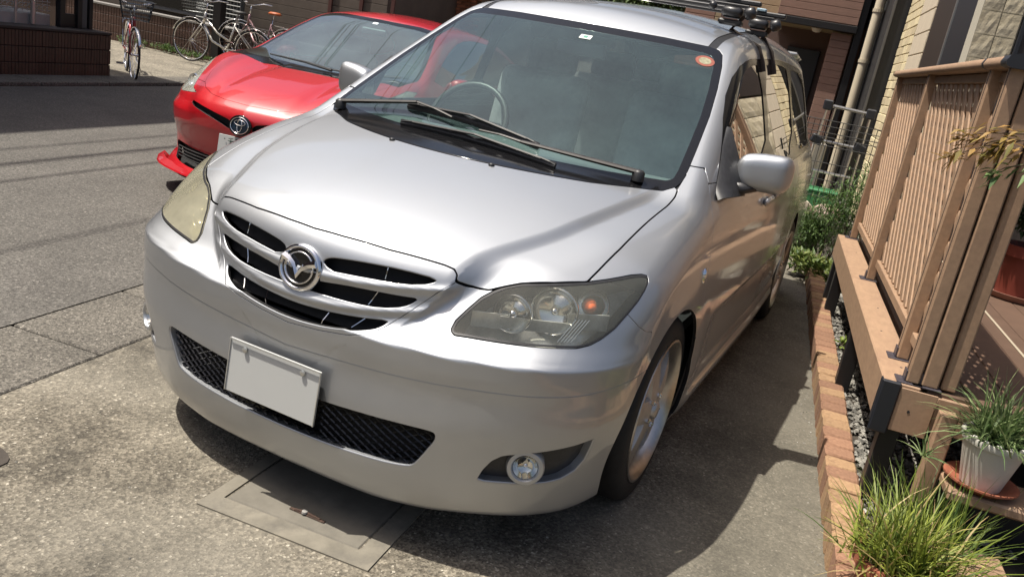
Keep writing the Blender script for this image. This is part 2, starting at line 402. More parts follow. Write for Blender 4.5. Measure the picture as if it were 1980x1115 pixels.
# ================================================================ SILVER MINIVAN
def grad(f, V, e=1e-3):
    g = np.stack([f(V+np.eye(3)[i]*e)-f(V-np.eye(3)[i]*e) for i in range(3)], 1)
    return g/(np.linalg.norm(g, axis=1)[:, None]+1e-12)
def skin_obj(name, V, T, m, parent, f, flange=.012, bev=.0012, kind=None, offset=0, fm=None):
    """a body panel: skin triangles with exact field normals and a folded edge going inwards"""
    if not len(T): return None
    Nn = grad(f, V)
    if offset: V = V+Nn*offset
    vs = [V]; ns = [Nn]; fs = [T]
    if flange:
        E = np.concatenate([T[:, [0, 1]], T[:, [1, 2]], T[:, [2, 0]]])
        k = E[:, 0].astype(np.int64)*10**7+E[:, 1]; kr = E[:, 1].astype(np.int64)*10**7+E[:, 0]
        B = E[~np.isin(k, kr)]
        if len(B):
            u, inv = np.unique(B, return_inverse=True); inv = inv.reshape(B.shape)
            side = np.zeros((len(u), 3))
            t = V[B[:, 1]]-V[B[:, 0]]; t /= np.linalg.norm(t, axis=1)[:, None]+1e-9
            sd = np.cross(t, Nn[B[:, 0]])
            np.add.at(side, inv[:, 0], sd); np.add.at(side, inv[:, 1], sd)
            side /= np.linalg.norm(side, axis=1)[:, None]+1e-9
            b0 = V[u]; b1 = V[u]+side*bev*.7-Nn[u]*bev; b2 = b1-Nn[u]*flange
            o = len(V); n = len(u)
            vs += [b0, b1, b1, b2]; mid = side+Nn[u]; mid /= np.linalg.norm(mid, axis=1)[:, None]+1e-9
            ns += [Nn[u], mid, side, side]
            i0 = inv[:, 0]; i1 = inv[:, 1]
            for a, b in ((0, n), (2*n, 3*n)):
                fs += [np.stack([o+a+i1, o+a+i0, o+b+i0], 1), np.stack([o+a+i1, o+b+i0, o+b+i1], 1)]
    VV = np.concatenate(vs); NN = np.concatenate(ns); TT = np.concatenate(fs)
    me = bpy.data.meshes.new(name)
    me.vertices.add(len(VV)); me.vertices.foreach_set('co', VV.astype(np.float32).ravel())
    me.loops.add(len(TT)*3); me.loops.foreach_set('vertex_index', TT.astype(np.int32).ravel())
    me.polygons.add(len(TT)); me.polygons.foreach_set('loop_start', np.arange(0, len(TT)*3, 3, dtype=np.int32))
    me.update(calc_edges=True); me.polygons.foreach_set('use_smooth', [True]*len(TT))
    me.normals_split_custom_set_from_vertices(NN.astype(np.float32))
    me.materials.append(m)
    if flange and len(fs) > 1:
        me.materials.append(fm or black_mt); mi = np.zeros(len(TT), np.int32); k2 = sum(len(a) for a in fs[3:]); mi[len(TT)-k2:] = 1; me.polygons.foreach_set('material_index', mi)
    me.update()
    return link(name, me, parent)
def gap(VT, d, g=.0011):
    """cut along d=0 leaving a 2g gap: returns inside, outside"""
    (Vi, Ti), _ = VT_cut(VT, d, -g)
    _, (Vo, To) = VT_cut(VT, d, g)
    return (Vi, Ti), (Vo, To)
def VT_cut(VT, d, off): return clip_mesh(VT[0], VT[1], d(VT[0])-off)
silver = paint('silver_metallic_paint', (.44, .458, .485), 1.0, .54, coat=1, flake=.10, dust=.08)
black_pl = mat('black_trim_plastic', (.022, .022, .024), .45, noise=.3, nscale=60)
black_gl = mat('gloss_black_trim', (.008, .008, .009), .12)
black_mt = mat('matt_black_inside', (.008, .008, .009), .8)
rubber = mat('tyre_rubber', (.009, .009, .009), .75, noise=.4, nscale=30, bump=.2, bscale=200)
chrome = mat('chrome', (.82, .82, .84), .06, metal=1)
alloy = mat('dusty_silver_alloy_wheel', (.50, .47, .44), .42, metal=.75, noise=.15, nscale=14)
alloy_lip = mat('polished_rim_lip', (.50, .47, .44), .32, metal=1, noise=.12, nscale=30)
iron = mat('brown_brake_iron', (.08, .05, .035), .7, metal=.3, noise=.4, nscale=20)
ws_glass = glassm('green_tinted_windscreen', (.80, .93, .89), 1.52, film=.060, filmc=(.34, .58, .57), refl=1.9)  # teal film: dust plus reflected sky haze painted into its colour
front_glass = glassm('clear_door_glass', (.80, .85, .82), 1.55, refl=2.4)
side_glass = glassm('dark_privacy_glass', (.30, .30, .29), 1.55, refl=2.6)
def poly_front(pts): return np.array(pts)
def x_sdf(poly, proj):
    P_ = np.array(poly)
    return lambda V: poly_sdf(P_, proj(V))
def sym(pts):
    """closed polygon in |x| space from a right-hand half that starts and ends on x=0"""
    pts = [tuple(p) for p in pts]
    return pts+[(-x, w) for x, w in pts[::-1] if x > 1e-6]
XZ = lambda V: np.stack([V[:, 0], V[:, 2]], 1)
AXZ = lambda V: np.stack([np.abs(V[:, 0]), V[:, 2]], 1)
UWZ = lambda V: np.stack([np.abs(V[:, 0])*.8+V[:, 1]*.6, V[:, 2]], 1)
HW = lambda V: np.stack([V[:, 0], V[:, 1]*.8+V[:, 2]*.6], 1)
YZ = lambda V: np.stack([V[:, 1], V[:, 2]], 1)
def uw(p): return (p[0]*.8+p[1]*.6, p[2])
def hw(p): return (p[0], p[1]*.8+p[2]*.6)
HL = [(.458, .091, .690), (.459, .11, .714), (.474, .136, .744), (.495, .166, .778), (.517, .194, .80), (.539, .218, .815), (.571, .245, .827), (.644, .301, .839), (.714, .371, .849), (.757, .43, .859), (.799, .495, .871), (.821, .528, .874), (.835, .54, .871), (.845, .529, .859), (.848, .50, .839), (.846, .456, .811), (.836, .40, .777), (.825, .356, .748), (.807, .311, .724), (.789, .275, .709), (.764, .243, .701), (.717, .20, .698), (.642, .153, .693), (.561, .119, .688), (.506, .098, .685), (.471, .088, .682)]
HOODP = [(0, .061, .860), (.096, .069, .859), (.235, .092, .854), (.33, .12, .850), (.385, .138, .846), (.412, .147, .838), (.424, .146, .825), (.427, .138, .809), (.463, .172, .801), (.505, .190, .801), (.539, .218, .815), (.571, .245, .827), (.644, .301, .839), (.714, .371, .849), (.721, .431, .875), (.732, .561, .923), (.738, .763, .979), (.745, .945, 1.016), (.747, 1.019, 1.041), (.742, 1.055, 1.055), (.725, 1.060, 1.068), (.602, .982, 1.06), (.497, .909, 1.055), (.391, .844, 1.055), (.232, .775, 1.050), (0, .760, 1.054)]
GR = [(0, .885), (.235, .880), (.33, .872), (.395, .862), (.430, .846), (.436, .818), (.4245, .8045), (.386, .766), (.334, .707), (.282, .654), (.25, .631), (.191, .615), (.105, .602), (0, .593)]
SL1 = [(.058, .783), (.078, .801), (.13, .809), (.2, .815), (.29, .818), (.388, .812), (.380, .794), (.31, .778), (.22, .772), (.15, .767), (.088, .763)]
SL2 = [(0, .727), (.075, .731), (.14, .739), (.22, .744), (.30, .748), (.354, .752), (.346, .737), (.322, .718), (.26, .702), (.19, .696), (.10, .693), (0, .693)]
SL3 = [(0, .653), (.1, .657), (.2, .665), (.296, .679), (.282, .659), (.260, .645), (.21, .631), (.13, .614), (.05, .606), (0, .605)]
LG = [(0, .397), (.15, .401), (.3, .411), (.42, .418), (.478, .420), (.492, .415), (.496, .402), (.492, .385), (.47, .345), (.450, .308), (.438, .294), (.42, .288), (.38, .281), (.28, .275), (.15, .269), (0, .267)]
FG = [(.607, .097, .295), (.619, .097, .329), (.639, .101, .364), (.665, .111, .386), (.702, .132, .398), (.751, .173, .407), (.786, .209, .415), (.818, .252, .423), (.852, .312, .435), (.850, .316, .415), (.847, .316, .395), (.838, .318, .356), (.821, .302, .32), (.796, .267, .298), (.768, .229, .291), (.733, .188, .29), (.682, .143, .292), (.627, .109, .29)]
SEAM = tab([0, .32, .6, .72, .80, .86, .90], [.523, .543, .566, .574, .579, .589, .600])
WSP = [(0, 1.566), (.354, 1.565), (.535, 1.560), (.580, 1.553), (.606, 1.535), (.632, 1.49), (.668, 1.40), (.700, 1.30), (.722, 1.20), (.738, 1.12), (.740, 1.085), (.730, 1.066), (.70, 1.05), (.5, 1.045), (0, 1.045)]
def front_sdf(sd, ymax):
    return lambda V: np.maximum(sd(V), V[:, 1]-ymax)
def build_van():
    van = thing('minivan', 'silver minivan with hazy headlights and roof bars parked in the driveway', 'car')
    V, T = shell(van_f, 1.12, -.30, 5.05, .02, 1.95, 1.0, 4.2, .62, .0125, .0115, .0115, yfine=2.5)
    VT = (V, T); f = van_f
    sk = lambda n, VT, m, **k: skin_obj(n, VT[0], VT[1], m, van, f, **k)
    # wheel openings
    def arch(V):
        r1 = np.hypot(V[:, 1]-.790, V[:, 2]-.360)-.366; r2 = np.hypot(V[:, 1]-(.87+WB), V[:, 2]-.350)-.366
        # flatten front of the arch down to the bumper corner
        d = np.minimum(r1, r2)
        return np.maximum(d, .60-np.abs(V[:, 0]))
    wheelhole, VT = VT_cut(VT, arch, 0)
    # windscreen, roof ditches, side glass
    sd = x_sdf(sym(WSP), XZ)
    wsd = lambda V: np.maximum.reduce([sd(V), V[:, 1]-2.2, .62-V[:, 1]])
    scr, VT = gap(VT, wsd)
    band = lambda V: wsd(V)+.030
    gl, fr = VT_cut(scr, band, 0)
    sk('windscreen', gl, ws_glass, flange=0)
    sk('windscreen_seal', fr, black_gl, flange=.008)
    # hood
    hs = x_sdf(sym([hw(p) for p in HOODP]), HW)
    hd = lambda V: np.maximum.reduce([hs(V), V[:, 1]-1.12, -(V[:, 2]-.795)])
    hood, VT = gap(VT, hd, .0034)
    sk('hood', hood, silver, flange=.014)
    # black cowl strip between hood and windscreen
    cs = lambda V: np.maximum.reduce([np.abs(V[:, 0])-.742, .70-V[:, 1], V[:, 1]-1.14, 1.03-V[:, 2]])
    cowl, VT = VT_cut(VT, cs, 0)
    sk('cowl_panel', cowl, black_pl, flange=.01, offset=-.006)
    # headlamps
    hl = x_sdf([uw(p) for p in HL], UWZ)
    hl2 = lambda V: np.maximum(hl(V), V[:, 1]-.60)
    lens, VT = gap(VT, hl2, .0015)
    # grille
    g = front_sdf(x_sdf(sym(GR), XZ), .22)
    gri, VT = gap(VT, g, .0018)
    for s_, y_ in ((SL1, .2), (SL2, .2), (SL3, .2)):
        if s_ is SL1: dd = front_sdf(x_sdf(smooth_poly(s_, 1), AXZ), .2)
        else: dd = front_sdf(x_sdf(smooth_poly(sym(s_), 1), XZ), .2)
        hole, gri = VT_cut(gri, dd, 0)
    grille = sk('grille', gri, silver, flange=.014, bev=.0038)
    # lower grille, fog recesses
    lgd = front_sdf(x_sdf(smooth_poly(sym(LG), 1), XZ), .2)
    lg, VT = VT_cut(VT, lgd, 0)
    fgd = x_sdf([uw(p) for p in FG], UWZ); fgd2 = lambda V: np.maximum(fgd(V), V[:, 1]-.45)
    fg, VT = VT_cut(VT, fgd2, 0)
    # bumper / fender / lower bumper
    lowf = lambda V: np.maximum(V[:, 2]-SEAM(np.abs(V[:, 0])), V[:, 1]-.62)
    low, VT = gap(VT, lowf, .0019)
    sk('lower_bumper', low, silver, flange=.026, bev=.0050, fm=silver)
    def bumpd(V):
        ax = np.abs(V[:, 0])
        # boundary from headlamp rear down to the wheel arch
        line = np.array([(-.5, -.2), (1.02, -.2), (1.02, .722), (.992, .728), (.958, .748), (.905, .790), (.80, .86), (.52, .95), (-.5, .95)])
        a = poly_sdf(line, UWZ(V))
        return np.maximum.reduce([a, V[:, 1]-.72])
    bmp, VT = gap(VT, bumpd, .0012)
    sk('bumper', bmp, silver, flange=.012)
    # greenhouse openings
    def dlo(pts): 
        s_ = x_sdf(smooth_poly(pts, 1), YZ); return lambda V: np.maximum(s_(V), .45-np.abs(V[:, 0]))
    side = lambda V: 0
    W1 = [(1.335, 1.075), (1.40, 1.18), (1.62, 1.35), (1.86, 1.475), (2.05, 1.515), (2.30, 1.53), (2.345, 1.09)]
    W2 = [(2.43, 1.09), (2.40, 1.53), (2.8, 1.555), (3.28, 1.560), (3.34, 1.53), (3.42, 1.10)]
    W3 = [(3.52, 1.10), (3.44, 1.55), (3.9, 1.555), (4.28, 1.54), (4.40, 1.44), (4.46, 1.14), (4.42, 1.10)]
    FRM = [(1.20, 1.048), (1.33, 1.16), (1.56, 1.345), (1.82, 1.492), (2.02, 1.540), (2.35, 1.556), (2.9, 1.580), (3.4, 1.585), (4.0, 1.580), (4.33, 1.565), (4.46, 1.45), (4.53, 1.12), (4.47, 1.072), (2.4, 1.060)]
    frame, VT = gap(VT, dlo(FRM), .001)
    rest = frame
    for nm, w in (('front_door_glass', W1), ('rear_door_glass', W2), ('quarter_glass', W3)):
        a, rest = VT_cut(rest, dlo(w), 0)
        for sx, tg in ((1, ''), (-1, '')):
            h, _ = VT_cut(a, lambda V: -sx*V[:, 0], 0)
            sk(nm, h, front_glass if nm == 'front_door_glass' else side_glass, flange=0, offset=-.004)
    for sx in (1, -1):
        h, _ = VT_cut(rest, lambda V: -sx*V[:, 0], 0); sk('window_frame', h, black_gl, flange=.006)
    rw = x_sdf(smooth_poly([(-.60, 1.14), (-.50, 1.56), (.50, 1.56), (.60, 1.14)], 2), XZ)
    rwd = lambda V: np.maximum(rw(V), 4.1-V[:, 1])
    rwg, VT = gap(VT, rwd, .001); sk('rear_window', rwg, side_glass, flange=0)
    # fenders and doors (gaps in the side skin)
    DF = tab([.2, .35, .55, .78, .92, 1.0, 1.12, 1.2], [1.22, 1.20, 1.10, 1.085, 1.10, 1.13, 1.20, 1.3])
    side_zone = lambda V: .60-np.abs(V[:, 0])
    roofd = lambda V: np.maximum.reduce([1.60-V[:, 2]-.0*V[:, 0], np.abs(V[:, 0])-.535, 1.7-V[:, 1]])
    roofp, VT = VT_cut(VT, lambda V: np.maximum.reduce([1.50-V[:, 2], np.abs(V[:, 0])-.532, 1.6-V[:, 1], V[:, 1]-4.60]), 0)
    ditch, VT = VT_cut(VT, lambda V: np.maximum.reduce([1.50-V[:, 2], np.abs(V[:, 0])-.570, 1.6-V[:, 1], V[:, 1]-4.60]), 0)
    sk('roof', roofp, silver, flange=.010); 
    for sx in (1, -1):
        h, _ = VT_cut(ditch, lambda V: -sx*V[:, 0], 0); sk('roof_moulding', h, black_pl, flange=.004, offset=-.004)
    fend, body = gap(VT, lambda V: np.maximum(np.maximum(V[:, 1]-DF(V[:, 2]), .20-V[:, 2]), V[:, 2]-1.135), .0022)
    for sx in (1, -1):
        h, _ = VT_cut(fend, lambda V: -sx*V[:, 0], 0); sk('fender', biggest(h), silver, flange=.012)
    doors = {'front_door': (1.13, 2.37), 'sliding_door': (2.37, 3.47)}
    for nm, (a, b) in doors.items():
        zt = lambda V: V[:, 2]-1.09
        dd = lambda V: np.maximum.reduce([DF(V[:, 2])-V[:, 1] if nm == 'front_door' else a-V[:, 1], V[:, 1]-b, .345-V[:, 2], side_zone(V), zt(V)])
        dr, body = gap(body, dd, .002)
        for sx in (1, -1):
            h, _ = VT_cut(dr, lambda V: -sx*V[:, 0], 0); sk(nm, h, silver, flange=.012)
    sk('body_shell', body, silver, flange=.012)
    # dark structure right behind the panel gaps
    g0 = (V, T)
    for fn in (arch, wsd, hl2, fgd2, lgd, rwd): _, g0 = VT_cut(g0, lambda W, fn=fn: fn(W)-.004, 0)
    for s_ in (SL1, SL2, SL3):
        _, g0 = VT_cut(g0, front_sdf(x_sdf(s_ if s_ is SL1 else sym(s_), AXZ if s_ is SL1 else XZ), .2), 0)
    _, g0 = VT_cut(g0, dlo(FRM), 0); _, g0 = VT_cut(g0, cs, 0)
    g0 = (g0[0]-grad(f, g0[0])*.016, g0[1]); skin_obj('inner_panel', g0[0], g0[1], black_mt, van, f, flange=0)
    # dark liners behind the openings
    inn = lambda VT_, off: (VT_[0]-grad(f, VT_[0])*off, VT_[1])
    liner = MB()
    a = inn(hole_join := (np.concatenate([lg[0]]), lg[1]), .05)
    skin_obj('radiator_backing', a[0], a[1], black_mt, van, f, flange=0)
    gm = x_sdf([(0, .59), (.25, .615), (.36, .70), (.42, .80), (.38, .83), (0, .84), (-.38, .83), (-.42, .80), (-.36, .70), (-.25, .615)], XZ)
    V2, T2 = V, T
    gb, _ = clip_mesh(V2, T2, np.maximum(gm(V2), V2[:, 1]-.2))
    gb = inn(gb, .034); skin_obj('grille_backing', gb[0], gb[1], black_mt, van, f, flange=0)
    # thin upright fins in the grille slots
    for sx in (-1, 1):
        for x0, z0, z1, dx in ((.245, .776, .812, .0), (.225, .698, .740, .006), (.205, .632, .660, .008), (.105, .614, .652, .004)):
            pts = []
            for k in range(4):
                z = z0+(z1-z0)*k/3; pts.append((sx*(x0+dx*(k-1.5)), 0, z))
            A = np.array(pts); A[:, 1] = -.3; B = A.copy(); B[:, 1] = .5
            S = march(f, B, A, n=60); MB().tube([Vector(p)+Vector((0, .018, 0)) for p in S], .0017, 5).build('grille_fin', chrome, van)
    # mesh grid in the lower grille: diamond bars, one joined part
    gr = MB()
    LGP = np.array(smooth_poly(sym(LG), 1)); step = .040
    def front_y(x, z): 
        A = np.array([[x, .6, z]]); B = np.array([[x, -.3, z]]); return march(f, A, B, n=50)[0, 1]
    ycache = {}
    for dirn in (1, -1):
        for i in range(-34, 34):
            run = []
            for k in range(0, 26):
                z = .262+.164*k/25; x = i*step+dirn*(z-.345)*1.9
                if abs(x) < .51 and poly_sdf(LGP, [(x, z)])[0] < .006: run.append((x, z))
                else:
                    if len(run) > 1: gr.tube([(x_, V_c(abs(x_))*1.15+.016, z_) for x_, z_ in (run[0], run[len(run)//2], run[-1])], .0032, 4, cap=False)
                    run = []
            if len(run) > 1: gr.tube([(x_, V_c(abs(x_))*1.15+.016, z_) for x_, z_ in (run[0], run[len(run)//2], run[-1])], .0032, 4, cap=False)
    o = gr.build('grille_mesh', black_gl, van); o['kind'] = 'stuff'
    # fog recesses
    for sx in (1, -1):
        h, _ = VT_cut(fg, lambda V: -sx*V[:, 0], 0); h = inn(h, .028)
        skin_obj('fog_lamp_surround', h[0], h[1], black_pl, van, f, flange=0)
        d = Vector((sx*.42, -.9, .02)).normalized(); M = axis_to(d)
        c0 = Vector((sx*.716, .166, .350))+d*.006
        fl = link('fog_lamp', MB().lathe([(.054, -.05), (.054, -.002), (.050, .004), (.040, .005), (.036, .0), (.035, -.03)], 32, M, c0).mesh('fog_lamp', silver, R(50)), van)
        MB().lathe([(.0, -.026), (.02, -.024), (.028, -.014), (.0345, -.002)], 28, M, c0).build('reflector', mat_refl, fl, True)
        MB().lathe([(.0, .004), (.02, .002), (.0355, -.004)], 24, M, c0).build('lens', clear_lens, fl, True)
        MB().lathe([(.0, .0), (.007, -.002), (.009, -.02)], 12, M, c0+Vector((0, 0, .006))).build('bulb_cap', chrome, fl, True)
    # headlamps
    for sx in (1, -1):
        h, _ = VT_cut(lens, lambda V: -sx*V[:, 0], 0)
        lamp = skin_obj('headlamp', h[0], h[1], sunlit_hazy_lens_l if sx < 0 else hazy_lens_r, van, f, flange=.01)
        if sx < 0: lamp['label'] = 'yellowed hazy headlamp with sunlight painted into its lens'
        rim, _ = clip_mesh(h[0], h[1], -(hl(h[0])+.006)); skin_obj('lamp_seal', rim[0], rim[1], black_pl, lamp, f, flange=0, offset=.0012)
        b = inn(h, .085); b[0][:, 1] += .03; skin_obj('housing', b[0], b[1], lamp_dark, lamp, f, flange=0)
        # rolled inner wall
        b2 = inn(h, .012); E = b2[1]; 
        ring = MB()
        def dish(c, r, d, m, nm, depth=.6, bulb=None):
            M = axis_to(d); q = MB(); pr = [(r*math.sin(t)*1.0, -r*depth*math.cos(t)) for t in [k*math.pi/2/8 for k in range(9)]]
            q.lathe([(max(a, .001), b) for a, b in pr]+[(r*1.06, .004), (r*1.12, 0), (r*1.12, -.012)], 32, M, c)
            o = q.build(nm, m, lamp, R(60))
            if bulb: MB().lathe([(.001, .012), (.010, .008), (.013, -.004), (.014, -.03)], 16, M, Vector(c)-Vector(d)*(r*.12)).build('bulb_cover', bulb, o, True)
            return o
        dish((sx*.572, .218, .744), .050, Vector((sx*.15, -1, .10)).normalized(), mat_refl, 'reflector', .62, chrome)
        dish((sx*.660, .298, .760), .062, Vector((sx*.20, -1, .10)).normalized(), mat_refl, 'reflector', .6, chrome)
        dish((sx*.736, .400, .777), .043, Vector((sx*.45, -.9, .08)).normalized(), mat_refl, 'reflector', .6)
        MB().lathe([(.001, .026), (.012, .022), (.019, .008), (.021, -.01)], 18, axis_to((sx*.45, -.9, .08)), Vector((sx*.731, .388, .777))).build('amber_bulb', amber, lamp, True)
        q = MB()
        for k in range(5):
            a = Vector((sx*(.722+.007*k), .272+.0075*k, .742)); q.tube([a+Vector((-.022*sx, -.006, -.052)), a+Vector((.012*sx, .012, .02))], .0016, 5)
        q.build('lamp_ribs', chrome, lamp)
        # stepped chrome bezel between the dishes
        q = MB(); q.box((sx*.625, .262, .716), (.20, .004, .035), RZ(sx*.62), bev=.001); q.box((sx*.52, .19, .716), (.10, .004, .045), RZ(sx*.6), bev=.001); q.box((sx*.74, .37, .735), (.13, .004, .05), RZ(sx*.8), bev=.001)
        q.build('lamp_bezel', lamp_dark, lamp)
    # emblem: ring with winged V on a black disc
    em = thing_part('emblem', van)
    c0 = Vector((0, .018, .750)); d = Vector((0, -1, .16)).normalized(); M = axis_to(d)
    MB().lathe([(.066, -.028), (.070, -.004), (.067, .004), (.060, .007), (.056, .003), (.055, -.004)], 48, M @ Matrix.Diagonal((1.05, .96, 1)), c0).build('emblem_ring', chrome, em, True)
    MB().lathe([(.001, -.001), (.058, -.001), (.064, -.02)], 40, M @ Matrix.Diagonal((1.05, .96, 1)), c0).build('emblem_disc', black_gl, em, R(40))
    q = MB(); X = Vector((1, 0, 0)); U = d.cross(X).normalized(); U = U if U.z > 0 else -U
    def e2(x, y, h): return c0+X*x+U*y+d*h
    for sx in (1, -1):
        prof = [(-.0, -.030, .009), (.012, -.004, .009), (.030, .012, .009), (.055, .020, .009)]
        top = [(0, -.010), (.014, .013), (.032, .025), (.052, .033)]; bot = [(0, -.032), (.014, -.008), (.034, .006), (.060, .014)]
        vs = [e2(sx*x, y, .009) for x, y in top]+[e2(sx*x, y, .009) for x, y in bot]+[e2(sx*(x*.97), (top[i][1]+bot[i][1])/2, .015) for i, (x, y) in enumerate(bot)]+[e2(sx*x, y, .0) for x, y in top]+[e2(sx*x, y, .0) for x, y in bot]
        fs = []
        for i in range(3): fs += [(i, i+1, 9+i, 8+i), (8+i, 9+i, 5+i, 4+i), (12+i, 13+i, i+1, i), (4+i, 5+i, 17+i, 16+i)]
        fs += [(3, 11, 7), (3, 7, 19, 15)]
        q.add(vs, fs if sx > 0 else [f_[::-1] for f_ in fs])
    q.build('emblem_wings', chrome, em, R(30))
    ring = MB(); A = M @ Matrix.Diagonal((1.05, .96, 1))
    MB().lathe([(.047, -.001), (.048, .006), (.044, .006), (.043, -.001)], 40, A, c0).build('emblem_inner_ring', chrome, em, True)
    # number plate (its characters are unreadable in the photo: blurred), plain plate with blurred marks
    pl = thing_part('number_plate', van); pc = Vector((-.018, -.028, .412)); M = RX(-.06)
    MB().box(pc, (.33, .004, .165), M, bev=.0015).build('plate', plate_m, pl)
    q = MB()
    for z_ in (.0815, -.0815): q.box(pc+Vector((0, -.003, z_)), (.326, .004, .003), M)
    for x_ in (.1635, -.1635): q.box(pc+Vector((x_, -.003, 0)), (.003, .004, .163), M)
    q.build('plate_rim', plate_rim_m, pl)
    MB().box(pc+Vector((0, .008, .0)), (.30, .012, .13), M, bev=.002).build('plate_bracket', black_pl, pl)
    for bx_ in (-.105, .105): MB().lathe([(.0085, .002), (.0085, .005), (.004, .007), (.001, .007)], 14, axis_to((0, -1, 0)), pc+Vector((bx_, 0, .062))).build('plate_bolt', plate_rim_m, pl, R(40))
    # washer nozzles
    for x_ in (-.198, .198):
        y_ = .700; z_ = march(f, np.array([[x_, y_, .8]]), np.array([[x_, y_, 1.3]]))[0, 2]
        MB().lathe([(.0105, -.002), (.0105, .004), (.007, .008), (.001, .009)], 12, None, (x_, y_, z_)).build('washer_nozzle', black_pl, van, R(50))
    # mirrors
    for sx in (1, -1):
        mr = thing_part('door_mirror', van)
        g_ = MB(); n = 20; K = 10
        vs = []; fs = []
        for i in range(K+1):
            t = i/K; e = 1-(2*t-1)**4*.0
            x_ = .842+.208*t
            hh = .0745*(1-(abs(2*t-1.0))**7*.30)*(.86+.14*min(1, t*2.2)); dd = .062*(1-abs(2*t-1)**5*.40)
            zc = 1.130+.012*t; yc = 1.475+.045*t
            if i in (0, K): hh *= .72; dd *= .6
            for j in range(n):
                a = 2*math.pi*j/n; ca, sa = math.cos(a), math.sin(a)
                p_ = 4.2
                rr = (abs(ca)**p_+abs(sa)**p_)**(-1/p_)
                vs.append((sx*x_, yc+dd*ca*rr*(1 if ca < 0 else .55), zc+hh*sa*rr*(.98)))
        for i in range(K):
            for j in range(n): fs.append((i*n+j, i*n+(j+1) % n, (i+1)*n+(j+1) % n, (i+1)*n+j))
        fs += [tuple(range(n))[::-1], tuple(K*n+j for j in range(n))]
        if sx < 0: fs = [f_[::-1] for f_ in fs]
        cap = MB().add(vs, fs).build('mirror_cap', silver, mr, True)
        md = cap.modifiers.new('s', 'SUBSURF'); md.levels = md.render_levels = 2
        MB().add([(sx*(v[0]), v[1], v[2]) for v in [(.860, 1.517, 1.070), (1.030, 1.555, 1.078), (1.030, 1.557, 1.190), (.860, 1.52, 1.187)]], [(0, 1, 2, 3)]).build('mirror_glass', chrome, mr)
        b_ = MB(); ring_ = [(.775, 1.27, 1.055), (.815, 1.33, 1.050)]
        # black triangular sail and foot
        vs = [(.853, 1.215, 1.035), (.868, 1.45, 1.030), (.842, 1.50, 1.10), (.765, 1.50, 1.275), (.775, 1.40, 1.21), (.815, 1.25, 1.085)]
        o_ = .030
        vo = [(x_+o_*(1.2 if i in (1, 2) else .6), y_+.0, z_+(.012 if i < 2 else 0)) for i, (x_, y_, z_) in enumerate(vs)]
        m_ = (.885, 1.42, 1.085)
        allv = [(sx*a, b, c) for a, b, c in vs+vo+[m_]]
        fs = [(i, (i+1) % 6, 6+(i+1) % 6, 6+i) for i in range(6)]+[(6+i, 6+(i+1) % 6, 12) for i in range(6)]
        if sx < 0: fs = [f_[::-1] for f_ in fs]
        MB().add(allv, fs).build('mirror_base', black_pl, mr, R(80))
        MB().tube([(sx*.86, 1.40, 1.068), (sx*.89, 1.45, 1.068), (sx*.93, 1.475, 1.078)], [.040, .034, .026], 14, flat=.62).build('mirror_arm', black_pl, mr, True)
    # wheels
    for (wy, sx) in ((WF, 1), (WF, -1), (WF+WB, 1), (WF+WB, -1)):
        make_wheel(van, sx*.885, wy, .332, sx, .334, .250)
        # inner wheel well
        q = MB(); M = Matrix(((0, 0, 1), (1, 0, 0), (0, 1, 0)))
        cy_ = .79 if wy < 2 else .87+WB
        q.arc([(.01, sx*.44), (.374, sx*.44), (.378, sx*.52), (.368, sx*.82)], -.12, math.pi+.02, 30, M, (0, cy_, .358))
        q.build('wheel_well', black_mt, van)
    # wipers
    def wiper(piv, p1, p2, b0, b1, lab=None):
        w = thing_part('wiper', van)
        def on(x, y, h=.012):
            q_ = march(f, np.array([[x, y, .7]]), np.array([[x, y, 2.2]]))[0]; g_ = grad(f, q_[None])[0]; return Vector(q_)+Vector(g_)*h
        A = on(*piv, .030); B = on(*p1, .040); D_ = on(*p2, .030)
        MB().lathe([(.022, -.03), (.022, .000), (.014, .008), (.001, .010)], 16, None, A).build('pivot', black_pl, w, R(50))
        MB().tube([A, A.lerp(B, .3), B], [.017, .016, .012], 8, flat=.55).build('arm', wiper_m, w, R(60))
        MB().tube([B, B.lerp(D_, .5)+Vector((0, 0, .004)), D_], [.008, .007, .006], 6, flat=.6).build('arm_rod', wiper_m, w)
        n = 12; bl = [on(b0[0]+(b1[0]-b0[0])*k/n, b0[1]+(b1[1]-b0[1])*k/n, .008) for k in range(n+1)]
        MB().tube(bl, .0075, 5, flat=2.0).build('blade', black_pl, w)
        q = MB(); n2 = 6
        for k in range(n2):
            a = bl[k*2]; b = bl[k*2+2]; m_ = bl[k*2+1]; up = Vector((0, -.48, .88))
            q.tube([a+up*.006, a.lerp(b, .2)+up*.012, m_+up*.015, a.lerp(b, .8)+up*.012, b+up*.006], .0035, 5)
        q.tube([bl[1]+up*.013, bl[n//2]+up*.026, bl[n-1]+up*.013], .005, 5)
        q.build('blade_frame', black_pl, w)
    wiper((.606, 1.005), (.20, .905), (.02, .93), (-.30, .905), (.36, .855))
    wiper((-.655, 1.02), (-.30, 1.02), (-.12, .975), (-.36, 1.035), (.24, .965))
    # stickers on the windscreen
    def on_ws(x, z): 
        q_ = march(f, np.array([[x, 3., z]]), np.array([[x, .3, z]]))[0]; return Vector(q_), Vector(grad(f, q_[None])[0])
    p_, n_ = on_ws(.560, 1.497); M = axis_to(n_)
    st = link('round_sticker', MB().lathe([(.0005, .0015), (.040, .0015)], 28, M, p_).mesh('round_sticker', mat('sticker_red', (.27, .075, .05), .5, noise=.25, nscale=90)), van)
    MB().lathe([(.0005, .0022), (.026, .0022)], 24, M, p_).build('sticker_centre', mat('sticker_cream', (.26, .245, .16), .5, noise=.45, nscale=70), st)
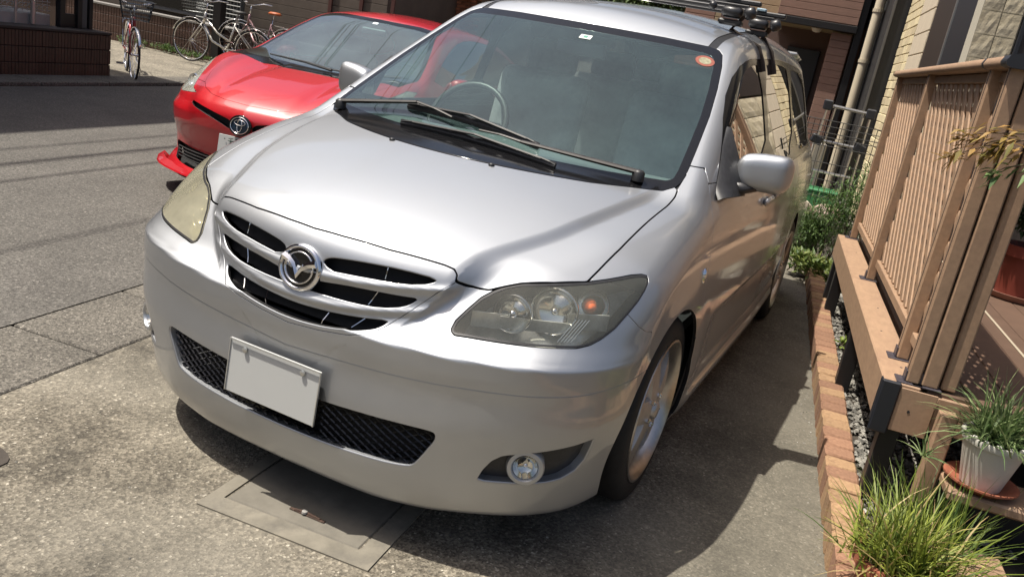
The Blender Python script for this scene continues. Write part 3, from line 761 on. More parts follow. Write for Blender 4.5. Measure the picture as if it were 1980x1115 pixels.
    p_, n_ = on_ws(.055, 1.505); M = axis_to(n_)
    st = MB().box(p_+n_*.002, (.052, .034, .001), M).build('inspection_sticker', mat('sticker_white', (.75, .80, .76), .5), van)
    MB().box(p_+n_*.003, (.020, .020, .001), M).build('sticker_digit', mat('sticker_green', (.10, .30, .22), .5), st)
    # interior
    it = None
    dash = mat('dashboard_grey', (.10, .115, .12), .75, noise=.15, nscale=8); seat_m = mat('seat_fabric_grey', (.27, .29, .295), .9, noise=.25, nscale=14)
    xs = np.linspace(-.66, .66, 21); prof = [(.98, 1.035), (1.15, 1.055), (1.32, 1.05), (1.42, 1.02), (1.46, .95), (1.44, .75), (1.30, .55)]
    vs = [(x_, y_+.26*(x_/.7)**2*(1-k*.12), z_+.015*math.cos(x_*5)) for k, (y_, z_) in enumerate(prof) for x_ in xs]
    fs = [(k*21+i, k*21+i+1, (k+1)*21+i+1, (k+1)*21+i) for k in range(6) for i in range(20)]
    MB().add(vs, fs).build('dashboard', dash, van, True)
    MB().box((0, 2.9, .40), (1.5, 3.2, .06)).build('cabin_floor', black_mt, van)
    MB().box((0, 1.36, .62), (1.40, .04, .50)).build('firewall', black_mt, van)
    for cx_, cy_ in ((-.36, 1.95), (.36, 1.95), (-.38, 2.95), (.38, 2.95), (0, 3.9)):
        s_ = thing_part('seat', van); w_ = .52 if cy_ < 3.5 else 1.2
        o = MB().box((cx_, cy_, .72), (w_, .52, .17)).build('seat_cushion', seat_m, s_, R(60)); bv = o.modifiers.new('b', 'BEVEL'); bv.width = .06; bv.segments = 3
        o = MB().box((cx_, cy_+.30, 1.02), (w_*.94, .15, .60), RX(-.22)).build('seat_back', seat_m, s_, R(60)); bv = o.modifiers.new('b', 'BEVEL'); bv.width = .06; bv.segments = 3
        for hx in ([cx_] if cy_ < 3.5 else [-.4, .4]):
            o = MB().box((hx, cy_+.40, 1.385), (.27, .10, .17), RX(-.15)).build('headrest', seat_m, s_, R(60)); bv = o.modifiers.new('b', 'BEVEL'); bv.width = .04; bv.segments = 3
    q = MB(); M = axis_to((0, -.85, .5)).to_4x4(); M3 = axis_to((0, -.88, .46))
    n = 32; q.tube([Vector((-.36, 1.52, 1.06))+M3 @ Vector((.185*math.cos(2*math.pi*k/n), .185*math.sin(2*math.pi*k/n), 0)) for k in range(n+1)], .015, 8, cap=False)
    q.box((-.36, 1.51, 1.06), (.34, .05, .03), M3); q.box((-.36, 1.51, 1.00), (.05, .14, .03), M3)
    q.build('steering_wheel', mat('steering_wheel_leather', (.03, .03, .03), .4), van, True)
    o = MB().box((0.0, 1.80, 1.455), (.235, .03, .062), bev=.008).build('rear_view_mirror', mat('mirror_back_grey', (.10, .10, .10), .4), van)
    MB().tube([(0, 1.80, 1.48), (0, 1.78, 1.545)], .010, 8).build('mirror_stalk', black_pl, o)
    # headlining so the cabin is dark
    a, _ = clip_mesh(V, T, np.maximum.reduce([1.57-V[:, 2], np.abs(V[:, 0])-.60, 1.93-V[:, 1]]))
    a = inn(a, .03); skin_obj('headlining', a[0], a[1], mat('headlining_fabric', (.30, .32, .31), .9), van, f, flange=0)
    # door handles, side marker
    for sx in (1, -1):
        for (y_, z_) in ((2.22, .945), (2.52, .955)):
            x_ = march(f, np.array([[.3*sx, y_, z_]]), np.array([[1.1*sx, y_, z_]]))[0, 0]
            MB().box((x_+sx*.014, y_, z_), (.024, .19, .036), bev=.011).build('door_handle', silver, van, R(40))
        x_ = march(f, np.array([[.3*sx, 1.03, .80]]), np.array([[1.1*sx, 1.03, .80]]))[0, 0]
        MB().lathe([(.024, -.004), (.022, .006), (.001, .009)], 16, axis_to((sx, 0, 0)) @ Matrix.Diagonal((.75, 1.2, 1)), (x_, 1.03, .80)).build('side_marker', chrome, van, True)
    # rear spoiler
    q = MB(); q.box((0, 4.66, 1.665), (1.05, .26, .028), RX(-.10), bev=.012); q.build('spoiler', silver, van, R(50))
    return van
def biggest(VT):
    V, T = VT
    if not len(T): return VT
    lab = np.arange(len(V))
    for _ in range(4000):
        m = lab[T].min(1); n = lab.copy(); np.minimum.at(n, T.ravel(), np.repeat(m, 3)); n = n[n]
        if (n == lab).all(): break
        lab = n
    t = lab[T[:, 0]]; u, c = np.unique(t, return_counts=True); T = T[t == u[c.argmax()]]
    k = np.unique(T); rm = np.full(len(V), -1); rm[k] = np.arange(len(k)); return V[k], rm[T]
def thing_part(name, parent):
    o = bpy.data.objects.new(name, None); C.objects.link(o); o.parent = parent; o.empty_display_size = .05; return o
def make_wheel(par, x, y, z, sx, rt, rr, spokes=5):
    w = thing_part('wheel', par)
    M = Matrix(((0, 0, sx), (1, 0, 0), (0, sx, 0)))   # local z -> outward x
    c = Vector((x, y, z)); wd = .205
    prof = [(rr-.005, -.01), (rr+.012, -.001), (rt-.03, -.004), (rt-.012, -.012), (rt-.001, -.030), (rt, -.045)]
    full = prof+[(rt, -wd+.045), (rt-.001, -wd+.03), (rt-.012, -wd+.012), (rt-.03, -wd+.004), (rr, -wd)]
    MB().lathe(full, 72, M, c).build('tyre', rubber, w, R(35))
    # rim barrel with polished lip
    pr = [(rr-.004, -wd+.005), (rr-.012, -.05), (rr-.030, -.045), (rr-.026, -.020), (rr-.012, -.006), (rr-.002, .002), (rr+.006, .002), (rr+.008, -.008)]
    pr = [(rr-.028, -wd+.01), (rr-.030, -.060), (rr-.024, -.022), (rr-.012, -.006), (rr-.002, .003), (rr+.006, .002), (rr+.008, -.010)]
    MB().lathe(pr, 72, M, c).build('rim', alloy_lip, w, R(40))
    q = MB()
    for k in range(spokes):
        a = 2*math.pi*k/spokes+.45
        # wide tapering spoke, slightly dished
        sec = [(.030, .055, -.012), (.075, .048, -.014), (.13, .046, -.020), (.18, .050, -.028), (rr-.020, .062, -.038)]
        vs = []
        for r_, hwid, h in sec:
            for (t, dz) in ((-1, -.022), (-.86, 0), (-.3, .004), (.3, .004), (.86, 0), (1, -.022)):
                lx = r_; ly = t*hwid; ca, sa = math.cos(a), math.sin(a)
                vs.append(c+M @ Vector((lx*ca-ly*sa, lx*sa+ly*ca, h+dz)))
        fs = [(i*6+j, (i+1)*6+j, (i+1)*6+j+1, i*6+j+1) for i in range(4) for j in range(5)]
        q.add(vs, fs)
    q.build('spokes', alloy, w, R(35))
    MB().lathe([(.072, -.035), (.070, -.014), (.055, -.008), (.034, -.008), (.030, .002), (.024, .006), (.001, .007)], 32, M, c).build('hub', alloy, w, R(40))
    for k in range(5):
        a = 2*math.pi*k/5+.45+math.pi/5; q = MB().lathe([(.011, -.03), (.010, -.008), (.004, -.004), (.001, -.004)], 6, M, c+M @ Vector((.055*math.cos(a), .055*math.sin(a), .006))); q.build('wheel_nut', chrome, w)
    MB().lathe([(.001, -.085), (.135, -.085), (.140, -.10), (.14, -.12)], 40, M, c).build('brake_disc', iron, w, R(40))
    MB().lathe([(.001, -wd+.02), (rr-.02, -wd+.02)], 30, M, c).build('wheel_backing', black_mt, w)
    return w
mat_refl = mat('lamp_reflector', (.80, .80, .78), .10, metal=1)
lamp_dark = mat('lamp_housing_grey', (.60, .61, .56), .26, metal=.45, noise=.35, nscale=22)
amber = mat('amber_bulb_glass', (.85, .16, .03), .2)
clear_lens = glassm('clear_lens', (.92, .92, .90), 1.5)
sunlit_hazy_lens_l = glassm('sunlit_yellowed_lens', (.80, .76, .56), 1.5, film=.62, filmc=(.42, .40, .30), refl=1.0)  # hazy lens, film made heavier to paint in the sun on this side
hazy_lens_r = glassm('faded_lens', (.95, .95, .90), 1.5, film=.09, filmc=(.62, .63, .54), refl=1.3)
wiper_m = mat('faded_wiper_black', (.030, .027, .025), .5, noise=.5, nscale=25)
plate_m = mat('plate_white', (.50, .51, .50), .5, noise=.03, nscale=5)
plate_rim_m = mat('plate_rim', (.62, .63, .62), .3, metal=.8)
build_van()
# ================================================================ RED HATCHBACK
red = paint('red_pearl_paint', (.46, .005, .012), .06, .38, coat=1, flake=.03)
Q_c = tab([0, .2, .4, .55, .66, .74, .80, .86, .88], [0, .014, .06, .125, .20, .28, .37, .50, .62])
Q_low = tab([.12, .16, .20, .24, .30, .40, .55, .64, .70, .745, .80, .9], [.07, .04, .0, .035, .100, .090, .036, .030, .055, .10, .18, .36])
Q_h = tab([0, .08, .3, .6, .99, 1.3], [.71, .757, .838, .915, .972, .99])
Q_s = tab([.12, .2, .4, .7, .85, .95, 1.05, 1.15], [.85, .868, .878, .872, .835, .78, .72, .66])
Q_t = tab([.9, 1.0, 1.2, 1.38, 1.5], [.80, .76, .66, .56, .46])
Q_r = tab([1.7, 1.9, 2.2, 2.6, 3.2, 4.4], [1.36, 1.415, 1.455, 1.47, 1.44, 1.12])
def red_f(P):
    x = np.abs(P[..., 0]); y = P[..., 1]; z = P[..., 2]
    c = Q_c(x); f1 = (Q_low(z)+c+.05*sstep(.30, .70, x)*sstep(.60, .68, z)-y)*.85
    S = Q_s(z)-.05*np.clip(1-y, 0, 1)**2-.03*np.clip((y-3.4)/1.1, 0, 1)**2
    f2 = x-S
    H = Q_h(y-c*.6)-.02*x*x+.055*sstep(.34, .62, x)*sstep(.2, .9, y)-.012*np.exp(-((x-.30)/.05)**2)
    f = smax(f1, (z-H)*.9, .05); f = smax(f, f2, .06); f = smax(f, y-4.5, .08); f = smax(f, .14-z, .02); f = np.maximum(f, z-1.05)
    W = 1.0+(z-.968)*2.03+.22*x*x
    g = smax((W-y)*.44, z-(Q_r(y)-.06*(x/.55)**2), .04); g = smax(g, (x-Q_t(z))*.93, .05); g = smax(g, y-4.45, .05); g = np.maximum(g, .8-z)
    return smin(f, g, .03)
def build_red():
    car = thing('hatchback', 'bright red hatchback parked beside the silver minivan', 'car', (-2.49, 2.42, -.02), .168)
    f = red_f
    V, T = shell(f, 1.05, -.30, 4.8, .02, 1.7, 1.0, 3.8, .55, .016, .016, .016, yfine=2.0)
    VT = (V, T)
    sk = lambda n, VT, m, **k: skin_obj(n, VT[0], VT[1], m, car, f, **k)
    arch = lambda V: np.maximum(np.minimum(np.hypot(V[:, 1]-.93, V[:, 2]-.33)-.355, np.hypot(V[:, 1]-3.63, V[:, 2]-.33)-.355), .55-np.abs(V[:, 0]))
    _, VT = VT_cut(VT, arch, 0)
    ws = x_sdf(sym([(0, 1.404), (.35, 1.40), (.485, 1.385), (.53, 1.35), (.60, 1.24), (.66, 1.12), (.70, 1.02), (.69, .985), (.4, .955), (0, .95)]), XZ)
    wsd = lambda V: np.maximum.reduce([ws(V), .85-V[:, 1], V[:, 1]-2.2])
    scr, VT = gap(VT, wsd, .001)
    gl, fr = VT_cut(scr, lambda V: wsd(V)+.028, 0)
    sk('windscreen', gl, glassm('blue_green_windscreen', (.60, .78, .76), 1.6, film=.14, filmc=(.42, .60, .62), refl=2.6), flange=0); sk('windscreen_seal', fr, black_gl, flange=.006)  # bluish film paints part of the sky reflection into the glass
    # hood panel
    HP = [(0, .085, .750), (.2, .11, .748), (.33, .17, .74), (.43, .26, .735), (.50, .36, .745), (.56, .50, .80), (.61, .68, .87), (.655, .85, .93), (.68, .99, .985), (.62, 1.0, .985), (.4, .93, .965), (0, .90, .962)]
    hs = x_sdf(sym([hw(p) for p in HP]), HW); hd = lambda V: np.maximum.reduce([hs(V), V[:, 1]-1.05, .70-V[:, 2]])
    hood, VT = gap(VT, hd, .002); sk('hood', hood, red, flange=.01)
    cow, VT = VT_cut(VT, lambda V: np.maximum.reduce([np.abs(V[:, 0])-.70, .86-V[:, 1], V[:, 1]-1.1, .94-V[:, 2]]), 0); sk('cowl_panel', cow, black_pl, flange=.01, offset=-.006)
    # headlamp: long triangular lens on the corner
    HLp = [(.42, .27, .735), (.49, .36, .752), (.56, .50, .815), (.62, .72, .89), (.67, 1.0, .965), (.745, 1.08, .955), (.80, .86, .905), (.815, .62, .82), (.80, .48, .755), (.76, .40, .715), (.70, .345, .705), (.60, .31, .715), (.50, .28, .725)]
    hl = x_sdf([uw(p) for p in HLp], UWZ); hl2 = lambda V: np.maximum(hl(V), V[:, 1]-1.12)
    lens, VT = gap(VT, hl2, .0015)
    # slot, intake, corner lamp
    sl_ = front_sdf(x_sdf(smooth_poly([(.07, .624), (.20, .652), (.36, .678), (.47, .690), (.46, .662), (.32, .630), (.18, .596), (.08, .560)], 1), AXZ), .4)
    slot, VT = VT_cut(VT, sl_, 0)
    it_ = front_sdf(x_sdf(smooth_poly(sym([(0, .335), (.4, .350), (.64, .372), (.72, .350), (.68, .262), (.5, .240), (.3, .232), (0, .230)]), 1), XZ), .45)
    intake, VT = VT_cut(VT, it_, 0)
    CL = [(.80, .40, .62), (.835, .47, .60), (.845, .50, .50), (.835, .46, .36), (.80, .38, .33), (.812, .42, .45)]
    cl = x_sdf([uw(p) for p in CL], UWZ); clamp, VT = gap(VT, lambda V: np.maximum(cl(V), V[:, 1]-.6), .001)
    bmp, VT = gap(VT, lambda V: np.maximum.reduce([V[:, 1]-.60-.25*(V[:, 2]-.5), V[:, 2]-.80]), .0012)
    sk('bumper', bmp, red, flange=.016)
    # side windows
    FRM = [(1.35, 1.0), (1.6, 1.12), (2.0, 1.27), (2.3, 1.34), (2.7, 1.36), (3.2, 1.33), (3.8, 1.17), (3.9, 1.06), (3.2, 1.0), (2.2, .97)]
    fs_ = x_sdf(smooth_poly(FRM, 1), YZ); win, VT = gap(VT, lambda V: np.maximum(fs_(V), .40-np.abs(V[:, 0])), .001)
    for sx in (1, -1):
        h, _ = VT_cut(win, lambda V: -sx*V[:, 0], 0); sk('side_glass', h, side_glass, flange=0)
    sk('body_shell', VT, red, flange=.010)
    inn = lambda VT_, off: (VT_[0]-grad(f, VT_[0])*off, VT_[1])
    for a, o_ in ((slot, .03), (intake, .05)):
        b = inn(a, o_); skin_obj('intake_backing', b[0], b[1], black_mt, car, f, flange=0)
    q = MB()
    for z_ in (.268, .29, .312, .334): q.tube([(x_, Q_c(abs(x_))+.065, z_+.012*(abs(x_)/.6)) for x_ in np.linspace(-.6, .6, 13)], .005, 4)
    q.build('intake_bars', black_mt, car)
    for sx in (1, -1):
        h, _ = VT_cut(lens, lambda V: -sx*V[:, 0], 0)
        lamp = skin_obj('headlamp', h[0], h[1], glassm('red_car_lens', (.9, .92, .9), 1.5, film=.5, filmc=(.60, .60, .52)), car, f, flange=.008)
        b = inn(h, .06); b[0][:, 1] += .04; skin_obj('housing', b[0], b[1], lamp_dark, lamp, f, flange=0)
        M = axis_to((sx*.25, -1, .1)); c = Vector((sx*.70, .46, .775))
        MB().lathe([(.001, -.02), (.02, -.012), (.030, .0), (.034, -.004), (.046, .004), (.050, -.01)], 24, M, c).build('projector', mat_refl, lamp, R(50))
        MB().tube([(sx*.50, .42, .755), (sx*.62, .50, .80), (sx*.70, .68, .865), (sx*.745, .86, .91)], .007, 6).build('lamp_strip', chrome, lamp)
        h, _ = VT_cut(clamp, lambda V: -sx*V[:, 0], 0)
        cl_ = skin_obj('corner_lamp', h[0], h[1], mat_refl, car, f, flange=.01, offset=-.004)
        # lip spoiler
    q = MB(); n = 24; vs = []
    for i in range(n+1):
        x_ = -.84+1.68*i/n; ax = abs(x_); y_ = float(Q_c(ax)); k = max(0, (ax-.55)/.29)
        drop = .0
        X2 = x_*(1+.05*k); vs += [(X2, y_+.03-.04*k, .222+.012*k), (X2, y_-.045-.03*k, .206+.006*k), (X2, y_-.052-.032*k, .196+.004*k), (X2*.97, y_-.02-.02*k, .172), (x_, y_+.05, .160)]
    fs = [(i*5+j, i*5+j+1, (i+1)*5+j+1, (i+1)*5+j) for i in range(n) for j in range(4)]
    fs += [(0, 4, 3, 2, 1), tuple(n*5+j for j in range(5))]
    MB().add(vs, [f_[::-1] for f_ in fs]).build('front_lip', red, car, R(40))
    # emblem: dark blue disc with three interlocking ellipses
    em = thing_part('emblem', car); c = Vector((0, .012, .610)); d = Vector((0, -1, .12)).normalized(); M = axis_to(d)
    MB().lathe([(.072, -.02), (.080, .0), (.074, .006), (.066, .002)], 40, M @ Matrix.Diagonal((1.05, .86, 1)), c).build('emblem_ring', black_gl, em, True)
    MB().lathe([(.001, .004), (.062, .003), (.068, -.004)], 36, M @ Matrix.Diagonal((1.05, .86, 1)), c).build('emblem_disc', mat('emblem_blue', (.02, .04, .07), .15), em, True)
    q = MB(); X = Vector((1, 0, 0)); U = d.cross(X); U = U if U.z > 0 else -U
    def ell(cx, cy, a, b, r): q.tube([c+X*(cx+a*math.cos(t))+U*(cy+b*math.sin(t))+d*.007 for t in [2*math.pi*k/28 for k in range(29)]], r, 6, cap=False)
    ell(0, 0, .066, .053, .0038); ell(0, .018, .040, .017, .0034); ell(0, .0, .017, .042, .0034)
    q.build('emblem_ellipses', chrome, em, True)
    # plate
    pl = thing_part('number_plate', car); pc = Vector((0, .030, .445)); M = RX(-.10)
    MB().box(pc, (.33, .004, .165), M, bev=.0015).build('plate', plate_m, pl)
    def text(s, x, z, size, m):
        cu = bpy.data.curves.new('plate_text', 'FONT'); cu.body = s; cu.size = size; cu.extrude = .0006; cu.align_x = 'LEFT'
        ob = bpy.data.objects.new('t', cu); C.objects.link(ob); dg = bpy.context.evaluated_depsgraph_get(); me = bpy.data.meshes.new_from_object(ob.evaluated_get(dg)); bpy.data.objects.remove(ob)
        me.materials.clear(); me.materials.append(m); o = link('plate_text', me, pl, pc+Vector((x, -.0032, z)), (math.pi/2-.10, 0, 0)); return o
    ink = mat('plate_green_ink', (.01, .05, .03), .5)
    text('千葉', -.095, .028, .050, ink); text('か', -.155, -.040, .048, ink)
    MB().lathe([(.004, 0), (.004, .003), (.001, .003)], 10, axis_to((0, -1, 0)), pc+Vector((-.115, -.002, .058))).build('plate_bolt', ink, pl)
    text('・・-・・', -.11, -.045, .085, ink)
    # wipers, mirrors, wheels, interior
    def on(x, y, h=.01):
        q_ = march(f, np.array([[x, y, .6]]), np.array([[x, y, 2.0]]))[0]; return Vector(q_)+Vector(grad(f, q_[None])[0])*h
    for a, b in (((.10, .98), (-.48, 1.07)), ((.62, 1.05), (.02, 1.0))):
        w = MB().tube([on(*a, .02), on((a[0]*.6+b[0]*.4), (a[1]*.6+b[1]*.4), .03), on(*b, .015)], [.012, .009, .006], 6).build('wiper', black_pl, car)
    for sx in (1, -1):
        MB().lathe([(.001, -.10), (.06, -.09), (.075, -.03), (.07, .06), (.04, .10), (.001, .11)], 20, axis_to((sx*.1, 1, .1)) @ Matrix.Diagonal((1, .75, 1)), (sx*.80, 1.86, 1.00)).build('door_mirror', red, car, True)
        MB().tube([(sx*.72, 1.80, .98), (sx*.78, 1.83, .985)], .022, 8).build('mirror_arm', black_pl, car)
    for wy, sx in ((.93, 1), (.93, -1), (3.63, 1), (3.63, -1)):
        make_wheel(car, sx*.86, wy, .325, sx, .320, .215)
        q = MB(); M = Matrix(((0, 0, 1), (1, 0, 0), (0, 1, 0))); pr = [(.05, sx*.50), (.34, sx*.50), (.35, sx*.85)]
        q.lathe(pr if sx > 0 else pr[::-1], 30, M, (0, wy, .34)); q.build('wheel_well', black_mt, car)
    MB().box((0, 2.4, .45), (1.4, 2.8, .06)).build('cabin_floor', black_mt, car)
    o = MB().box((0, 1.32, .88), (1.35, .55, .12), bev=.04).build('dashboard', mat('red_car_dash', (.05, .055, .06), .7), car)
    for cx_ in (-.36, .36):
        s_ = thing_part('seat', car)
        MB().box((cx_, 2.15, .80), (.48, .14, .60), RX(-.25), bev=.05).build('seat_back', mat('dark_seat', (.06, .065, .07), .9), s_, R(60))
        MB().box((cx_, 2.25, 1.14), (.26, .10, .16), bev=.03).build('headrest', black_pl, s_, R(60))
    q = MB(); M3 = axis_to((0, -.9, .42)); q.tube([Vector((.36, 1.68, .93))+M3 @ Vector((.18*math.cos(2*math.pi*k/28), .18*math.sin(2*math.pi*k/28), 0)) for k in range(29)], .014, 6, cap=False)
    q.build('steering_wheel', black_pl, car)
    MB().box((.02, 1.78, 1.30), (.22, .03, .05), bev=.01).build('rear_view_mirror', black_pl, car)
    p_ = march(f, np.array([[.01, 3., 1.365]]), np.array([[.01, .6, 1.365]]))[0]; n_ = Vector(grad(f, p_[None])[0])
    MB().box(Vector(p_)+n_*.002, (.045, .035, .001), axis_to(n_)).build('inspection_sticker', mat('sticker_white_b', (.7, .78, .85), .5), car)
    return car
build_red()
# ================================================================ GROUND
def sheet(name, n0, n1, s0, s1, z, m, kind='structure', sub=0):
    b = MB(); b.add([P(n0, s0, z), P(n1, s0, z), P(n1, s1, z), P(n0, s1, z)], [(0, 1, 2, 3)]); o = b.build(name, m); tag(o, kind=kind); return o
def agg(name, base, dark, light, pale, patch=None, bump=.6, sc1=190, patch_amt=.5, smooth_to=None):
    """exposed fine aggregate: speckle of small stones, blotches of wear"""
    m = bpy.data.materials.new(name); m.use_nodes = True; nt = m.node_tree; N = nt.nodes; L = nt.links; b = N['Principled BSDF']; b.inputs['Roughness'].default_value = .88
    tc = N.new('ShaderNodeTexCoord')
    vo = N.new('ShaderNodeTexVoronoi'); vo.inputs['Scale'].default_value = sc1; L.new(tc.outputs['Object'], vo.inputs[0])
    cr = N.new('ShaderNodeValToRGB'); L.new(vo.outputs['Color'], cr.inputs[0]); fine = N.new('ShaderNodeTexNoise'); fine.inputs['Scale'].default_value = sc1*.35; fine.inputs['Detail'].default_value = 4; L.new(tc.outputs['Object'], fine.inputs[0]); e = cr.color_ramp.elements
    e[0].position = .15; e[0].color = (*dark, 1); e[1].position = .85; e[1].color = (*light, 1)
    k = e.new(.5); k.color = (*base, 1); k = e.new(.965); k.color = (*pale, 1)
    n1 = N.new('ShaderNodeTexNoise'); n1.inputs['Scale'].default_value = 2.2; n1.inputs['Detail'].default_value = 10; n1.inputs['Roughness'].default_value = .68; L.new(tc.outputs['Object'], n1.inputs[0])
    r1 = N.new('ShaderNodeMapRange'); r1.inputs[1].default_value = .36; r1.inputs[2].default_value = .66; r1.inputs[3].default_value = 1-patch_amt*.55; r1.inputs[4].default_value = 1+patch_amt*.45; L.new(n1.outputs[0], r1.inputs[0])
    mx = N.new('ShaderNodeMix'); mx.data_type = 'RGBA'; mx.blend_type = 'MULTIPLY'; mx.inputs[0].default_value = 1; L.new(cr.outputs[0], mx.inputs[6]); L.new(r1.outputs[0], mx.inputs[7])
    fr_ = N.new('ShaderNodeMapRange'); fr_.inputs[1].default_value = .3; fr_.inputs[2].default_value = .7; fr_.inputs[3].default_value = .66; fr_.inputs[4].default_value = 1.34; L.new(fine.outputs[0], fr_.inputs[0])
    mf = N.new('ShaderNodeMix'); mf.data_type = 'RGBA'; mf.blend_type = 'MULTIPLY'; mf.inputs[0].default_value = 1; L.new(mx.outputs[2], mf.inputs[6]); L.new(fr_.outputs[0], mf.inputs[7])
    out = mf.outputs[2]
    if patch:
        n2 = N.new('ShaderNodeTexNoise'); n2.inputs['Scale'].default_value = 1.1; n2.inputs['Detail'].default_value = 6; L.new(tc.outputs['Object'], n2.inputs[0])
        r2 = N.new('ShaderNodeMapRange'); r2.inputs[1].default_value = .45; r2.inputs[2].default_value = .66; L.new(n2.outputs[0], r2.inputs[0])
        m2 = N.new('ShaderNodeMix'); m2.data_type = 'RGBA'; L.new(r2.outputs[0], m2.inputs[0]); L.new(out, m2.inputs[6]); m2.inputs[7].default_value = (*patch, 1)
        m2.inputs[0].default_value = .5; out = m2.outputs[2]
        mm = N.new('ShaderNodeMath'); mm.operation = 'MULTIPLY'; mm.inputs[1].default_value = .55; L.new(r2.outputs[0], mm.inputs[0]); L.new(mm.outputs[0], m2.inputs[0])
    bs = N.new('ShaderNodeMath'); bs.operation = 'MULTIPLY'; bs.inputs[0].default_value = bump; bs.inputs[1].default_value = 1
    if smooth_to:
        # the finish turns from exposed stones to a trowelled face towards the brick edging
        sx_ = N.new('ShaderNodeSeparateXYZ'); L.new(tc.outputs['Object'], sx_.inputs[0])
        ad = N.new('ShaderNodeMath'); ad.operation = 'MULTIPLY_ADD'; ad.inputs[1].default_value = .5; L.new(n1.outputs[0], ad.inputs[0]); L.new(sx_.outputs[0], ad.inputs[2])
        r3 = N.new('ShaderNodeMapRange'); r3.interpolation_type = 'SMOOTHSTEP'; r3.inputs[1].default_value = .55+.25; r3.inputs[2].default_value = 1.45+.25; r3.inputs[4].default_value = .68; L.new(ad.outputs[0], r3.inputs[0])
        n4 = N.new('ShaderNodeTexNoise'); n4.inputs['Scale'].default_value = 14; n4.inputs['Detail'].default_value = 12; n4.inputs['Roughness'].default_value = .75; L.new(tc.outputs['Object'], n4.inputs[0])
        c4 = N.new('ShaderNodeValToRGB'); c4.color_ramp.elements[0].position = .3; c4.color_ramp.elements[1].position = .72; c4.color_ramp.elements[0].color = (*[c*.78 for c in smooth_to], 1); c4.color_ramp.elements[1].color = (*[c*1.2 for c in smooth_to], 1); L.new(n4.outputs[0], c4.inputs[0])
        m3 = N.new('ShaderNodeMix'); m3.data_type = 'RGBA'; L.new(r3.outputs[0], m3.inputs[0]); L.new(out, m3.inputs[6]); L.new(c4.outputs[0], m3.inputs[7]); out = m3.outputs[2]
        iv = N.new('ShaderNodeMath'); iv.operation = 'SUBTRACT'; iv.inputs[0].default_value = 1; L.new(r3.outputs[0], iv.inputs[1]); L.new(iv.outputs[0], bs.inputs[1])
    L.new(out, b.inputs['Base Color'])
    bp = N.new('ShaderNodeBump'); L.new(bs.outputs[0], bp.inputs['Strength']); bp.inputs['Distance'].default_value = .003; L.new(vo.outputs['Distance'], bp.inputs['Height']); L.new(bp.outputs[0], b.inputs['Normal'])
    return m
earth_m = mat('earth', (.10, .085, .06), .95, noise=.4, nscale=3)
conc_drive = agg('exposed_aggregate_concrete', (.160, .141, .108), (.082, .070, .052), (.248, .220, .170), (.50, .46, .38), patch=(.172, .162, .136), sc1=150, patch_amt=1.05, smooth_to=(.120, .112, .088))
conc_smooth = mat('smooth_grey_concrete', (.165, .152, .125), .85, noise=.22, nscale=9, bump=.25, bscale=180, detail=10, stain=(5, (.12, .115, .10), .55, .72))
asphalt = agg('worn_asphalt', (.100, .093, .083), (.060, .056, .050), (.140, .131, .117), (.27, .25, .22), sc1=150, patch_amt=.28, bump=.7)
gutter_m = agg('gutter_concrete', (.115, .105, .088), (.055, .05, .043), (.18, .165, .14), (.34, .31, .27), sc1=170, patch_amt=.35)
sheet('ground', -70, 70, -70, 90, -.03, earth_m)
sheet('road', -6.62, -1.562, -30, 60, 0, asphalt)
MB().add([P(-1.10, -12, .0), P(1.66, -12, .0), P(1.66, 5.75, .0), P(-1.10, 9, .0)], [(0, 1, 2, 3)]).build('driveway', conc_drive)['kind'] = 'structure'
# thin smoother wash on the right-hand part of the drive
o = MB(); s = -6.0; i = 0
gutter_l = agg('lighter_gutter_slab', (.150, .138, .115), (.09, .08, .066), (.21, .19, .16), (.34, .31, .27), sc1=170, patch_amt=.5)
gut = thing('gutter', 'grey concrete gutter slabs between the driveway and the road', 'gutter')
for k in range(20):
    L_ = .60
    a = -4.95+k*L_+.06
    MB().box(P(-1.335, a+L_/2, -.020), (.445, L_-.010, .040), MD(), bev=.006).build('gutter_slab', gutter_m if k % 3 != 1 else gutter_l, gut)
MB().box(P(-1.35, 1.0, -.028), (.50, 12, .01), MD()).build('gutter_bed', mat('dark_joint', (.045, .022, .018), .95), gut)
for k in range(14):
    MB().box(P(-6.86, -3+k*1.0, .02), (.46, .988, .05), MD(), bev=.008).build('kerb_slab', gutter_m, gut)
sheet('verge', -7.1, -6.62, -30, 60, -.004, gutter_m)
sheet('yard', -14, -7.0, 6.9, 14, .012, agg('yard_concrete', (.20, .18, .14), (.12, .105, .08), (.28, .25, .20), (.4, .37, .3), sc1=100, patch_amt=.5))
# inspection hatch with frame, set flush in the drive
hat = thing('inspection_hatch', 'square concrete inspection cover in the driveway below the bumper', 'manhole cover', (-.115, -.060, .004), math.radians(6.5))
cream_m = mat('pale_mortar', (.195, .178, .142), .85, noise=.22, nscale=12, bump=.3, bscale=120, detail=10, stain=(7, (.13, .12, .10), .5, .7))
b = MB()
W_, L_ = .452, .60
for (x0, x1, y0, y1) in ((-.05, W_+.07, -.075, -.006), (-.05, -.006, -.006, L_+.085), (W_+.006, W_+.07, -.006, L_+.085), (-.008, W_+.008, L_+.008, L_+.085)):
    b.box(((x0+x1)/2, (y0+y1)/2, -.008), (x1-x0, y1-y0, .018))
b.build('cover_frame', cream_m, hat)
MB().box((W_/2, L_/2, -.009), (W_, L_, .018), bev=.004).build('cover_lid', conc_smooth, hat)
MB().box((W_/2, L_/2, -.012), (W_+.03, L_+.03, .010)).build('joint_bed', mat('joint_black', (.02, .017, .013), .95), hat)
rust = mat('rusty_iron', (.06, .035, .024), .85, noise=.5, nscale=60, bump=.4)
